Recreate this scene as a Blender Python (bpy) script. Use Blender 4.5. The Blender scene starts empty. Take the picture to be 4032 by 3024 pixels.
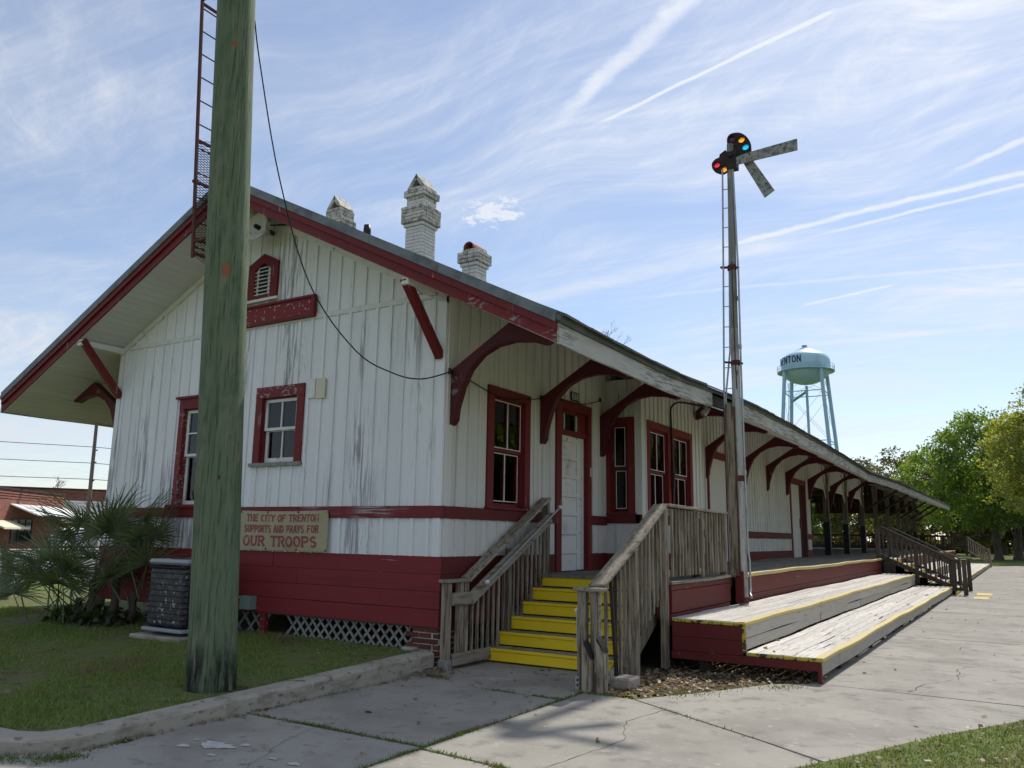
import bpy, math, random
import numpy as np
from mathutils import Vector, Matrix
random.seed(7); RNG = np.random.default_rng(7)
S = bpy.context.scene
COL = S.collection
PI = math.pi
U = random.uniform

# ------------------------------------------------------------------ camera, sky, sun, exposure
cam = bpy.data.cameras.new('camera'); camo = bpy.data.objects.new('camera', cam); COL.objects.link(camo)
def cam_axes(yaw, pitch, roll):
    cy, sy, cp, sp = math.cos(yaw), math.sin(yaw), math.cos(pitch), math.sin(pitch)
    fw = Vector((sy*cp, cy*cp, sp)); rt = Vector((cy, -sy, 0)); up = rt.cross(fw)
    cr, sr = math.cos(roll), math.sin(roll)
    return rt*cr + up*sr, up*cr - rt*sr, fw
CR, CU, CF = cam_axes(math.radians(-31.7217), math.radians(10.6276), math.radians(0.9032))
camo.matrix_world = Matrix(((CR.x, CU.x, -CF.x, 6.0178), (CR.y, CU.y, -CF.y, -8.1448), (CR.z, CU.z, -CF.z, 1.5689), (0, 0, 0, 1)))
cam.sensor_width = 36; cam.lens = 3180.53/4032*36; cam.clip_start = .05; cam.clip_end = 3000
S.camera = camo

SUN_DIR = Vector((0.012, 0.835, 1)).normalized()
SUN_EL = math.asin(SUN_DIR.z); SUN_AZ = math.atan2(SUN_DIR.x, SUN_DIR.y)
sl = bpy.data.lights.new('sun', 'SUN'); sl.energy = 3.3; sl.angle = math.radians(1.1); sl.color = (1, .95, .87)
so = bpy.data.objects.new('sun', sl); COL.objects.link(so); so.rotation_euler = (-SUN_DIR).to_track_quat('-Z', 'Y').to_euler()
so.location = (0, 20, 40)

W = bpy.data.worlds.new('World'); S.world = W; W.use_nodes = True
wt = W.node_tree; wt.nodes.clear()
class NT:
    def __init__(s, tree): s.t = tree
    def n(s, typ, **kw):
        nd = s.t.nodes.new(typ)
        for k, v in kw.items(): setattr(nd, k, v)
        return nd
    def put(s, sock, v):
        if isinstance(v, bpy.types.NodeSocket): s.t.links.new(v, sock)
        else: sock.default_value = v
    def m(s, op, a, b=None, c=None, clamp=False):
        nd = s.n('ShaderNodeMath', operation=op, use_clamp=clamp)
        for i, v in enumerate((a, b, c)):
            if v is not None: s.put(nd.inputs[i], v)
        return nd.outputs[0]
    def vm(s, op, a, b):
        nd = s.n('ShaderNodeVectorMath', operation=op); s.put(nd.inputs[0], a); s.put(nd.inputs[1], b)
        return nd.outputs[1] if op == 'DOT_PRODUCT' else nd.outputs[0]
    def ss(s, x, lo, hi):
        nd = s.n('ShaderNodeMapRange', interpolation_type='SMOOTHSTEP')
        s.put(nd.inputs[0], x); nd.inputs[1].default_value = lo; nd.inputs[2].default_value = hi
        return nd.outputs[0]
    def noise(s, vec, scale=1, detail=4, rough=.55, dist=0, out=0):
        nd = s.n('ShaderNodeTexNoise'); s.put(nd.inputs['Vector'], vec); nd.inputs['Scale'].default_value = scale
        nd.inputs['Detail'].default_value = detail; nd.inputs['Roughness'].default_value = rough; nd.inputs['Distortion'].default_value = dist
        return nd.outputs[out]
    def mix(s, f, a, b, blend='MIX'):
        nd = s.n('ShaderNodeMix', data_type='RGBA', blend_type=blend)
        s.put(nd.inputs[0], f); s.put(nd.inputs[6], a); s.put(nd.inputs[7], b)
        return nd.outputs[2]
def c4(c): return (c[0], c[1], c[2], 1)
w = NT(wt)
sky = w.n('ShaderNodeTexSky', sky_type='NISHITA', sun_disc=False, sun_elevation=SUN_EL, sun_rotation=SUN_AZ, altitude=20, air_density=1.0, dust_density=.2, ozone_density=1.8)
gen = w.n('ShaderNodeTexCoord').outputs['Generated']
sep = w.n('ShaderNodeSeparateXYZ'); w.put(sep.inputs[0], gen)
dz = w.m('ADD', w.m('MAXIMUM', sep.outputs[2], 0.0), .1)
px, py = w.m('DIVIDE', sep.outputs[0], dz), w.m('DIVIDE', sep.outputs[1], dz)
cmb = w.n('ShaderNodeCombineXYZ'); w.put(cmb.inputs[0], px); w.put(cmb.inputs[1], py)
P2 = cmb.outputs[0]
def rotscale(ang, sx, sy, off=(0, 0, 0)):
    mp = w.n('ShaderNodeMapping', vector_type='TEXTURE'); w.put(mp.inputs[0], P2)
    mp.inputs['Rotation'].default_value = (0, 0, ang); mp.inputs['Scale'].default_value = (sx, sy, 1); mp.inputs['Location'].default_value = off
    return mp.outputs[0]
wn = w.n('ShaderNodeTexNoise'); w.put(wn.inputs['Vector'], P2); wn.inputs['Scale'].default_value = 1.3; wn.inputs['Detail'].default_value = 1.5
P2 = w.vm('ADD', P2, w.vm('MULTIPLY', w.vm('SUBTRACT', wn.outputs['Color'], (.5, .5, .5)), (.55, .55, 0)))   # curl the fibres a little
veil = w.ss(w.noise(rotscale(.25, 2.6, 1.0), 1.1, 3, .6), .36, .74)                  # broad thin cirrostratus
fine = w.ss(w.noise(rotscale(-.30, 1.1, .40, (2, 7, 0)), 5.0, 5, .68), .38, .80)
fib = w.ss(w.noise(rotscale(.14, 2.4, .15, (9, 4, 0)), 2.6, 5, .66), .40, .80)       # long fibres
cl = w.m('MULTIPLY_ADD', veil, .44, .12)
cl = w.m('ADD', cl, w.m('MULTIPLY', w.m('ADD', w.m('MULTIPLY', fine, .56), w.m('MULTIPLY', fib, .50)), w.m('MULTIPLY_ADD', veil, .85, .15)))
P2 = cmb.outputs[0]
rag = w.noise(P2, 9, 4, .7)
def contrail(p, q, wd, amp, soft=.8):
    global cl
    p, q = Vector(p), Vector(q); d = (q-p); L = d.length; d.normalize(); nrm = Vector((-d.y, d.x))
    t = w.m('SUBTRACT', w.vm('DOT_PRODUCT', P2, (d.x, d.y, 0)), d.dot(p))
    e = w.m('SUBTRACT', w.vm('DOT_PRODUCT', P2, (nrm.x, nrm.y, 0)), nrm.dot(p))
    e = w.m('ADD', e, w.m('MULTIPLY', w.m('SUBTRACT', rag, .5), min(.045, wd*1.6)))
    f = w.m('SUBTRACT', 1.0, w.ss(w.m('ABSOLUTE', e), wd*.12, wd))
    ends = w.m('MULTIPLY', w.ss(t, 0, L*.3*soft), w.m('SUBTRACT', 1.0, w.ss(t, L*(1-.15*soft), L)))
    f = w.m('MULTIPLY', w.m('MULTIPLY', f, ends), w.m('ADD', .35, rag))
    cl = w.m('ADD', cl, w.m('MULTIPLY', f, amp))
contrail((-.75, 1.342), (-.25, 1.058), .030, .60)
contrail((-.66, 1.381), (-.17, 1.268), .0075, .70, .5)
contrail((-1.42, 2.137), (-.40, 2.10), .075, .34)
contrail((-.75, 2.071), (.45, 1.915), .020, .75)
contrail((-.45, 2.105), (.45, 1.962), .014, .70)
contrail((-.10, 1.924), (.40, 1.636), .018, .70)
contrail((-.54, 2.576), (-.24, 2.51), .014, .60, .6)
contrail((-1.1, 2.26), (.4, 2.553), .020, .30)
contrail((-1.15, 2.934), (.5, 3.016), .045, .34)
# the one small cumulus and a brighter bank low in the west
rag2 = w.noise(P2, 26, 4, .72)
cu = w.m('SUBTRACT', 1.0, w.ss(w.m('ADD', w.m('SQRT', w.m('ADD', w.m('POWER', w.m('SUBTRACT', px, -1.055), 2.0), w.m('MULTIPLY', w.m('POWER', w.m('SUBTRACT', py, 1.60), 2.0), 1.6))), w.m('MULTIPLY', w.m('SUBTRACT', rag2, .5), .36)), .015, .085))
cl = w.m('ADD', cl, w.m('MULTIPLY', cu, .75))
bank = w.m('MULTIPLY', w.ss(rag, .40, .62), w.m('SUBTRACT', 1.0, w.ss(sep.outputs[2], .02, .22)))
cl = w.m('ADD', cl, w.m('MULTIPLY', bank, .30))
cl = w.m('MINIMUM', cl, .92)
fwd = w.m('POWER', w.m('MAXIMUM', w.vm('DOT_PRODUCT', gen, tuple(SUN_DIR)), 0.0), 3.0)     # ice cloud scatters forward: brighter toward the sun
cb_ = w.n('ShaderNodeVectorMath', operation='SCALE'); cb_.inputs[0].default_value = (.95, 1.0, 1.085); w.put(cb_.inputs['Scale'], w.m('MULTIPLY_ADD', fwd, 1.3, 5.4))
skyc = w.mix(cl, w.mix(1.0, sky.outputs[0], (1.0, .955, .955, 1), 'MULTIPLY'), cb_.outputs[0])
bg = w.n('ShaderNodeBackground'); w.put(bg.inputs[0], skyc); bg.inputs[1].default_value = .112
wo = w.n('ShaderNodeOutputWorld'); w.put(wo.inputs[0], bg.outputs[0])
S.view_settings.view_transform = 'Standard'; S.view_settings.look = 'None'; S.view_settings.gamma = 1; S.view_settings.exposure = 0.38
S.view_settings.use_curve_mapping = False; W.cycles.sampling_method = 'NONE'
S.render.engine = 'CYCLES'
S.cycles.max_bounces = 5; S.cycles.diffuse_bounces = 3; S.cycles.glossy_bounces = 3; S.cycles.transmission_bounces = 3; S.cycles.transparent_max_bounces = 8
S.cycles.caustics_reflective = False; S.cycles.caustics_refractive = False

# ------------------------------------------------------------------ materials
def mat(name, col, rough=.8, spec=.3, var=.12, layers=(), bump=None, metal=0, coat=0):
    """base colour, then noise-masked layers (colour, (sx,sy,sz), lo, hi, detail[, mask scale, lo, hi]); bump = ((sx,sy,sz), strength, distance)"""
    m = bpy.data.materials.new(name); m.use_nodes = True; t = NT(m.node_tree)
    b = m.node_tree.nodes['Principled BSDF']
    pos = t.n('ShaderNodeNewGeometry').outputs['Position']
    rnd = t.n('ShaderNodeObjectInfo').outputs['Random']
    posr = t.vm('ADD', pos, t.vm('MULTIPLY', t.n('ShaderNodeObjectInfo').outputs['Random'], (37.0, 23.0, 11.0)))
    c = t.mix(1.0, c4(col), t.m('MULTIPLY_ADD', rnd, 2*var, 1-var), 'MULTIPLY') if var else t.mix(0.0, c4(col), c4(col))
    for L in layers:
        lc, sc, lo, hi, det = L[:5]
        f = t.ss(t.noise(t.vm('MULTIPLY', posr if min(sc) < .9*max(sc) else pos, sc), 1, det, .6), lo, hi)
        if len(L) > 5:
            ms = L[5] if isinstance(L[5], tuple) else (L[5],)*3
            f = t.m('MULTIPLY', f, t.ss(t.noise(t.vm('MULTIPLY', pos, ms), 1, 3, .5), L[6], L[7]))
        c = t.mix(f, c, c4(lc))
    t.put(b.inputs['Base Color'], c); b.inputs['Roughness'].default_value = rough; b.inputs['Specular IOR Level'].default_value = spec; b.inputs['Metallic'].default_value = metal
    if coat: b.inputs['Coat Weight'].default_value = coat
    if bump:
        bp = t.n('ShaderNodeBump'); bp.inputs['Strength'].default_value = bump[1]; bp.inputs['Distance'].default_value = bump[2]
        t.put(bp.inputs['Height'], t.noise(t.vm('MULTIPLY', posr, bump[0]), 1, 6, .65)); t.put(b.inputs['Normal'], bp.outputs[0])
    return m
GREYW = (.27, .265, .26)
def paint(name, col, peel, grain, lo=.60, hi=.66, mlo=.42, mhi=.6, ms=(.9, .9, .5), dirt=(.45, .42, .36), rough=.6, extra=()):
    return mat(name, col, rough, .3, .035, [(dirt, tuple(g*.25 for g in grain), .5, .85, 5), (peel, grain, lo, hi, 7, ms, mlo, mhi)] + list(extra), (tuple(g*2.2 for g in grain), .25, .004))
GZ = (16, 16, 1.3); GY = (17, 1.2, 17); GX = (1.2, 17, 17)
MT = dict(
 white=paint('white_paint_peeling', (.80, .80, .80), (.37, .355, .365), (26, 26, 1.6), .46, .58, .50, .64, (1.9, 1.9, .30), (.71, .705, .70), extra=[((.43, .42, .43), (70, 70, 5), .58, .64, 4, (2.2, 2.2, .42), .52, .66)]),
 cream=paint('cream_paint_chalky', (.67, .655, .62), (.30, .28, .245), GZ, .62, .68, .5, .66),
 trimw=paint('white_trim_paint', (.74, .73, .70), (.36, .35, .33), (10, 10, 10), .60, .66),
 red=paint('barn_red_paint', (.215, .024, .027), (.30, .24, .24), (2.2, 30, 40), .64, .68, .48, .60, (.8, .8, 1.6), (.13, .014, .016)),
 redbelt=paint('peeled_red_belt', (.18, .02, .022), (.34, .31, .31), (1.6, 30, 46), .50, .56, .46, .60, (.8, .8, .8), (.13, .014, .016)),
 redv=paint('red_trim_paint', (.165, .018, .02), (.34, .30, .30), GZ, .64, .675, .46, .6, (1.2, 1.2, .8), (.12, .014, .016)),
 redy=paint('red_skirt_paint', (.125, .016, .015), (.27, .22, .20), GY, .64, .68, .5, .66, (.9, .9, 1.6), (.10, .016, .014)),
 redold=paint('red_paint_worn_off', (.19, .022, .024), (.30, .27, .28), (14, 14, 26), .54, .60, .42, .58, (2.4, 2.4, 2.4), (.13, .014, .016)),
 redbr=paint('bracket_red_paint', (.085, .011, .015), (.18, .15, .16), (6, 6, 6), .60, .68, .5, .62, (1, 1, 1), (.06, .009, .011)),
 darkred=mat('dark_oxide_red', (.075, .016, .018), .7, .2, .1),
 yellow=paint('yellow_step_paint', (.90, .65, .022), (.16, .11, .03), GX, .67, .70, .5, .62, (1.2, 1.2, 3), (.82, .585, .03)),
 yedge=paint('worn_yellow_edge', (.55, .43, .14), (.46, .41, .30), (20, 4, 20), .50, .60, .30, .55, (2, .8, 2), (.42, .32, .10)),
 ymoss=paint('mossy_yellow_edge', (.52, .40, .06), (.05, .05, .02), (14, 14, 14), .5, .56, .3, .5, (3, 3, 3)),
 soffit=paint('soffit_boards', (.70, .69, .685), (.17, .16, .12), GY, .60, .70, .45, .65, (.7, .35, .7), (.54, .525, .49)),
 fascia=paint('peeling_white_fascia', (.47, .45, .41), (.21, .20, .185), (34, 2.2, 34), .46, .56, .34, .50, (.9, .5, .9), (.34, .31, .25)),
 wood=mat('weathered_grey_wood', (.295, .25, .19), .85, .2, .28, [((.115, .088, .06), (30, 30, 2.2), .44, .62, 7), ((.06, .05, .04), (3, 3, 1.2), .58, .76, 5), ((.33, .30, .25), (40, 40, 3), .60, .68, 6)], ((34, 34, 2.6), .5, .004)),
 woody=mat('weathered_rail_wood', (.295, .26, .205), .85, .2, .2, [((.15, .12, .085), (30, 2, 24), .46, .64, 7), ((.12, .105, .08), (3, 1.2, 3), .58, .76, 5)], ((34, 2.6, 30), .5, .004)),
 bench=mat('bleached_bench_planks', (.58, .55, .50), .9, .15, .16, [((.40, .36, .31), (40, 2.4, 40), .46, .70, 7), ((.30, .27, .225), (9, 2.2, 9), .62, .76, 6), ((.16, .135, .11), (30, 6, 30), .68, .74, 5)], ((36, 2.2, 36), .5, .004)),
 benchface=mat('shaded_grey_bench_face', (.40, .375, .33), .9, .15, .12, [((.33, .30, .26), (24, 2.5, 34), .50, .68, 7), ((.13, .11, .09), (8, 4, 8), .66, .74, 6)], ((30, 2, 30), .5, .004)),  # grey wood, darkened further to carry the shade on the risers
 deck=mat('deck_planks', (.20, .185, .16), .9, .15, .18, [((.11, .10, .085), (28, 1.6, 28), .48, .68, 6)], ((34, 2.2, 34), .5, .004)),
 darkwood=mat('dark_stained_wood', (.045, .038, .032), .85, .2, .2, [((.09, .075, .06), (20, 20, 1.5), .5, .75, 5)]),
 darkrail=mat('backlit_rail_wood', (.085, .07, .056), .85, .2, .2, [((.045, .037, .03), (20, 20, 2), .48, .68, 6)]),  # the rails' backlit darkness is put into the wood colour
 postwood=mat('old_post_wood', (.175, .15, .12), .85, .2, .15, [((.08, .068, .055), (16, 16, 1.2), .5, .7, 6)]),
 black=mat('black_paint', (.012, .012, .013), .5, .4, .1),
 rubber=mat('black_rubber', (.015, .015, .016), .8, .3, .1),
 pole=mat('green_treated_pole', (.125, .165, .10), .85, .2, 0, [((.175, .19, .125), (9, 9, .8), .44, .68, 6), ((.062, .085, .05), (44, 44, 2.4), .48, .66, 7), ((.27, .24, .185), (18, 18, .6), .61, .67, 6, (3, 3, .5), .42, .58), ((.085, .125, .075), (4, 4, 2.5), .5, .72, 6), ((.03, .035, .026), (34, 34, .7), .70, .74, 5)], ((26, 26, 1.0), .55, .008)),
 polebase=mat('creosote_pole_butt', (.03, .034, .026), .85, .2, 0, [((.115, .12, .08), (9, 9, .8), .50, .66, 6), ((.012, .012, .010), (14, 14, 1.6), .52, .64, 6)], ((26, 26, 1.2), .5, .008)),
 concrete=mat('sidewalk_concrete', (.325, .305, .265), .9, .2, .06, [((.255, .238, .205), (.7, .7, .7), .42, .66, 6), ((.195, .182, .158), (3.5, 3.5, 3.5), .50, .72, 7), ((.12, .11, .09), (34, 34, 34), .64, .72, 5, (2, 2, 2), .40, .6), ((.385, .36, .315), (9, 9, 9), .58, .72, 6), ((.115, .10, .085), (1.1, 1.1, 1.1), .70, .80, 8)], ((60, 60, 60), .3, .005)),  # the fine dark speckles paint in the shade of small pits
 concold=mat('shade_concrete_slab', (.335, .312, .27), .9, .2, .04, [((.26, .24, .205), (1.1, 1.1, 1.1), .42, .66, 6), ((.19, .175, .15), (6, 6, 6), .54, .72, 7), ((.10, .09, .075), (30, 30, 30), .64, .71, 5, (2, 2, 2), .38, .58), ((.42, .375, .305), (1.5, 1.5, 1.5), .62, .74, 6), ((.44, .42, .38), (40, 40, 40), .68, .74, 4)], ((60, 60, 60), .3, .005)),
 kerb=mat('kerb_concrete', (.37, .335, .275), .92, .2, 0, [((.23, .20, .16), (3, 3, 9), .46, .68, 6), ((.12, .105, .085), (9, 9, 22), .56, .70, 6), ((.45, .42, .36), (14, 14, 14), .62, .72, 5)], ((50, 50, 50), .35, .005)),
 patch=mat('pale_patch', (.52, .50, .46), .9, .2, 0, [((.40, .38, .35), (12, 12, 12), .45, .7, 5)]),
 asphalt=mat('asphalt', (.11, .11, .112), .9, .2, 0, [((.17, .165, .16), (.6, .6, .6), .45, .7, 5)]),
 ymark=mat('faded_yellow_paint', (.62, .49, .19), .85, .2, .05, [((.50, .42, .24), (6, 6, 6), .5, .7, 5)]),
 soil=mat('bare_soil', (.085, .07, .05), .95, .1, 0, [((.14, .12, .085), (5, 5, 5), .45, .7, 6), ((.045, .036, .026), (11, 11, 11), .5, .7, 5)], ((20, 20, 20), .6, .02)),
 turf=mat('turf', (.125, .155, .05), .95, .1, 0, [((.15, .135, .065), (.9, .9, .9), .42, .66, 6), ((.15, .115, .07), (2.6, 2.6, 2.6), .58, .74, 6), ((.055, .085, .022), (6, 6, 6), .5, .7, 5)], ((30, 30, 30), .6, .02)),
 meadow=mat('far_meadow', (.11, .14, .035), .95, .1, 0, [((.15, .16, .05), (.15, .15, .15), .45, .7, 6), ((.075, .11, .03), (.8, .8, .8), .5, .7, 5)]),
 galv=mat('galvanised_steel', (.40, .41, .42), .45, .5, .05, [((.25, .26, .27), (9, 9, 3), .5, .7, 5)], metal=.6),
 mastp=mat('mast_paint_grey', (.47, .47, .45), .6, .35, .03, [((.27, .265, .25), (7, 7, 1.0), .48, .66, 6), ((.16, .15, .13), (22, 22, 5), .62, .72, 5)], ((30, 30, 4), .3, .003)),
 masttop=mat('mast_bare_grey', (.255, .25, .225), .7, .3, .03, [((.13, .13, .11), (14, 14, 2.0), .48, .66, 6), ((.38, .37, .33), (10, 10, 2), .62, .72, 5)]),
 rust=mat('rusty_red_iron', (.085, .028, .022), .75, .3, .1, [((.15, .06, .035), (14, 14, 14), .55, .7, 4)]),
 arm=mat('lichened_signal_arm', (.33, .325, .30), .85, .2, .05, [((.16, .165, .15), (14, 14, 14), .46, .62, 7), ((.06, .065, .06), (26, 26, 26), .54, .64, 6), ((.44, .435, .39), (40, 40, 40), .62, .68, 5), ((.05, .03, .028), (6, 6, 6), .68, .74, 6)]),
 spect=mat('dark_spectacle_plate', (.032, .022, .02), .7, .3, .05, [((.16, .155, .14), (16, 16, 16), .62, .70, 5), ((.06, .025, .02), (6, 6, 6), .5, .65, 4)]),
 lensr=mat('red_lens', (.50, .015, .045), .25, .5, 0), lensd=mat('sooty_red_lens', (.055, .006, .012), .35, .5, 0, [((.20, .02, .04), (14, 14, 14), .55, .65, 3)]),
 lensa=mat('amber_lens', (.85, .28, .012), .25, .5, 0, [((.42, .10, .02), (13, 13, 13), .60, .66, 2)]), lensb=mat('blue_lens', (.008, .40, .75), .25, .5, 0),
 shing=mat('grey_shingles', (.105, .11, .112), .9, .2, .25, [((.17, .175, .175), (30, 30, 30), .5, .7, 3)], ((60, 60, 60), .4, .004)),
 drip=mat('grey_drip_edge', (.185, .205, .215), .6, .3, .04, [((.10, .115, .12), (3, 2, 3), .45, .7, 5)]),
 dirtyfl=mat('mossy_shingle_edge', (.10, .105, .095), .9, .2, .1, [((.19, .18, .15), (7, 2, 7), .5, .7, 5)]),
 brickw=mat('whitewashed_brick', (.68, .67, .63), .85, .2, .05, [((.42, .41, .38), (13, 13, 13), .58, .70, 6), ((.16, .15, .135), (4.5, 4.5, 4.5), .68, .76, 6)], ((30, 30, 30), .4, .006)),
 brickt=mat('sooty_cap_brick', (.58, .56, .50), .9, .2, .12, [((.30, .28, .24), (9, 9, 9), .46, .62, 6), ((.09, .085, .075), (16, 16, 16), .58, .68, 6)], ((30, 30, 30), .5, .006)),
 mortar=mat('grey_mortar', (.46, .45, .42), .95, .1, 0, [((.17, .165, .15), (8, 8, 8), .5, .7, 5)]),
 brick=mat('old_red_brick', (.145, .052, .036), .9, .2, .22, [((.09, .04, .03), (8, 8, 8), .5, .7, 5)]),
 brickfar=mat('shop_brick', (.26, .115, .085), .9, .2, .05, [((.15, .075, .055), (.7, .7, 2.5), .48, .72, 6), ((.33, .17, .13), (2.5, 2.5, 2.5), .55, .7, 5)]),
 clay=mat('clay_flue_tile', (.32, .10, .05), .8, .3, 0, [((.10, .04, .025), (6, 6, 6), .5, .7, 5)]),
 lattice=mat('weathered_lattice', (.27, .262, .25), .85, .2, .12, [((.18, .17, .15), (12, 12, 12), .5, .68, 5)]),
 chrome=mat('white_plastic_cap', (.75, .75, .72), .5, .4, 0),
 vinyl=mat('tan_vinyl_banner', (.41, .355, .215), .55, .4, 0, [((.36, .31, .18), (3, 3, 3), .45, .7, 4)], ((2.2, 2.2, 2.2), .5, .05)),
 vtext=mat('faded_red_print', (.30, .075, .085), .6, .3, 0, [((.36, .17, .13), (9, 9, 9), .55, .66, 5)]),
 fleck=mat('flaked_white_lettering', (.62, .56, .54), .8, .2, 0, [((.24, .05, .05), (16, 16, 16), .55, .6, 4)]),
 plate=mat('black_number_plate', (.01, .012, .013), .4, .4, 0), ptext=mat('white_number_print', (.62, .65, .66), .5, .3, 0),
 tank=mat('pale_blue_tank_paint', (.42, .62, .74), .45, .45, .02, [((.33, .48, .54), (.25, .25, .12), .5, .72, 6), ((.20, .17, .13), (1.4, 1.4, .5), .68, .76, 5, (.13, .13, .3), .48, .6)]),
 tanklt=mat('pale_blue_leg_paint', (.34, .54, .66), .5, .4, .02), navy=mat('navy_lettering', (.012, .018, .05), .5, .3, 0),
 acgrey=mat('grey_unit_lid', (.30, .325, .36), .5, .4, .02), acdark=mat('glint_mottled_coil', (.016, .017, .022), .45, .5, .05, [((.06, .06, .065), (12, 12, 12), .48, .6, 5), ((.42, .41, .40), (20, 20, 16), .58, .66, 3, (4, 4, 4), .46, .56)]),  # coil: reflections of its cells are painted in as pale patches
 acslat=mat('black_unit_grille', (.012, .012, .016), .5, .4, .2),
 bark=mat('tree_bark', (.115, .098, .078), .95, .1, .1, [((.05, .042, .034), (8, 8, 1.5), .48, .66, 6)], ((12, 12, 2), .8, .04)),
 twig=mat('grey_twigs', (.16, .145, .13), .9, .1, .1),
 white_gloss=mat('white_car_paint', (.78, .79, .80), .25, .5, 0, coat=.6), glassd=mat('dark_car_glass', (.015, .018, .02), .08, .6, 0), trimd=mat('dark_trim', (.03, .03, .032), .5, .4, 0), lampw=mat('car_lamp', (.65, .66, .67), .2, .5, 0),
 shopw=mat('white_shopfront', (.72, .72, .70), .8, .2, .04, [((.55, .55, .53), (.9, .9, 3), .5, .7, 4)]), cream2=mat('cream_siding', (.66, .62, .46), .8, .2, .03), awn=mat('white_awning', (.74, .74, .72), .7, .3, .03), shopred=mat('red_window_trim', (.36, .05, .045), .6, .3, .05), ystripe=mat('yellow_band', (.60, .52, .16), .7, .3, .05),
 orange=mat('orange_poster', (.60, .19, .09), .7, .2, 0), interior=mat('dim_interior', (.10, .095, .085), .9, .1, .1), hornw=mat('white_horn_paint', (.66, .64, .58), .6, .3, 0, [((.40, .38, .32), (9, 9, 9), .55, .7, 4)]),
 brownb=mat('brown_board', (.22, .09, .05), .7, .3, 0), wire=mat('black_cable', (.012, .012, .012), .6, .3, 0), bluebox=mat('grey_green_box', (.20, .26, .24), .6, .3, 0), leaf0=mat('dry_leaf', (.20, .13, .075), .9, .1, .2),
)
def creosote(m):  # the treated butt of the pole: dark stain soaking up from the ground in ragged tongues
    t = NT(m.node_tree); b = m.node_tree.nodes['Principled BSDF']; src = b.inputs['Base Color'].links[0].from_socket
    g = t.n('ShaderNodeNewGeometry').outputs['Position']; sp = t.n('ShaderNodeSeparateXYZ'); t.put(sp.inputs[0], g)
    n1 = t.noise(t.vm('MULTIPLY', g, (7, 7, 2.2)), 1, 6, .7); n2 = t.noise(t.vm('MULTIPLY', g, (16, 16, 2.2)), 1, 6, .7)
    f = t.m('SUBTRACT', 1.0, t.ss(t.m('SUBTRACT', sp.outputs[2], t.m('MULTIPLY', t.m('SUBTRACT', n1, .5), .9)), .22, .66))
    t.put(b.inputs['Base Color'], t.mix(t.m('MULTIPLY', f, t.ss(n2, .34, .56)), src, (.018, .02, .016, 1)))
creosote(MT['pole'])
def glass_mat():
    m = bpy.data.materials.new('window_glass'); m.use_nodes = True; t = NT(m.node_tree); m.node_tree.nodes.remove(m.node_tree.nodes['Principled BSDF'])
    tr = t.n('ShaderNodeBsdfTransparent'); tr.inputs[0].default_value = (.62, .66, .68, 1)
    gl = t.n('ShaderNodeBsdfGlossy'); gl.inputs['Roughness'].default_value = .02
    bp = t.n('ShaderNodeBump'); bp.inputs['Strength'].default_value = .12; bp.inputs['Distance'].default_value = .02
    t.put(bp.inputs['Height'], t.noise(t.n('ShaderNodeNewGeometry').outputs['Position'], 4, 2)); t.put(gl.inputs['Normal'], bp.outputs[0])
    fr = t.n('ShaderNodeFresnel'); fr.inputs[0].default_value = 1.6
    mx = t.n('ShaderNodeMixShader'); t.put(mx.inputs[0], t.m('MULTIPLY', fr.outputs[0], .85)); t.put(mx.inputs[1], tr.outputs[0]); t.put(mx.inputs[2], gl.outputs[0])
    t.put(m.node_tree.nodes['Material Output'].inputs[0], mx.outputs[0]); return m
MT['glass'] = glass_mat()
def lensmat(name, col):
    m = bpy.data.materials.new(name); m.use_nodes = True; t = NT(m.node_tree); m.node_tree.nodes.remove(m.node_tree.nodes['Principled BSDF'])
    a = t.n('ShaderNodeBsdfTranslucent'); a.inputs[0].default_value = c4(col); d = t.n('ShaderNodeBsdfGlossy'); d.inputs['Roughness'].default_value = .15
    x = t.n('ShaderNodeMixShader'); x.inputs[0].default_value = .06; t.put(x.inputs[1], a.outputs[0]); t.put(x.inputs[2], d.outputs[0]); t.put(m.node_tree.nodes['Material Output'].inputs[0], x.outputs[0]); return m
MT['lensr'] = lensmat('red_signal_glass', (.72, .015, .05)); MT['lensa'] = lensmat('amber_signal_glass', (.95, .36, .01)); MT['lensb'] = lensmat('blue_signal_glass', (.01, .50, .85))
def leafmat(name, ca, cb, trans=.5, cc=None, zr=None):
    m = bpy.data.materials.new(name); m.use_nodes = True; t = NT(m.node_tree); m.node_tree.nodes.remove(m.node_tree.nodes['Principled BSDF'])
    g = t.n('ShaderNodeNewGeometry'); c = t.mix(g.outputs['Random Per Island'], c4(ca), c4(cb))
    if cc: c = t.mix(t.ss(t.noise(g.outputs['Position'], cc[1], 3), cc[2], cc[3]), c, c4(cc[0]))
    d = t.n('ShaderNodeBsdfDiffuse'); t.put(d.inputs[0], c)
    r = t.n('ShaderNodeBsdfTranslucent'); t.put(r.inputs[0], t.mix(1.0, c, (1.5, 1.45, .6, 1), 'MULTIPLY'))
    mx = t.n('ShaderNodeMixShader'); mx.inputs[0].default_value = trans; t.put(mx.inputs[1], d.outputs[0]); t.put(mx.inputs[2], r.outputs[0])
    gl = t.n('ShaderNodeBsdfGlossy'); gl.inputs['Roughness'].default_value = .45; m2 = t.n('ShaderNodeMixShader'); m2.inputs[0].default_value = .04
    t.put(m2.inputs[1], mx.outputs[0]); t.put(m2.inputs[2], gl.outputs[0])
    t.put(m.node_tree.nodes['Material Output'].inputs[0], m2.outputs[0]); return m
MT['grass'] = leafmat('grass_blades', (.13, .20, .04), (.22, .28, .075), .4, ((.22, .175, .095), 1.1, .50, .68))
MT['grass2'] = leafmat('sunny_grass_blades', (.085, .14, .025), (.155, .20, .055), .4, ((.22, .18, .10), 3.0, .52, .70))
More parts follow.
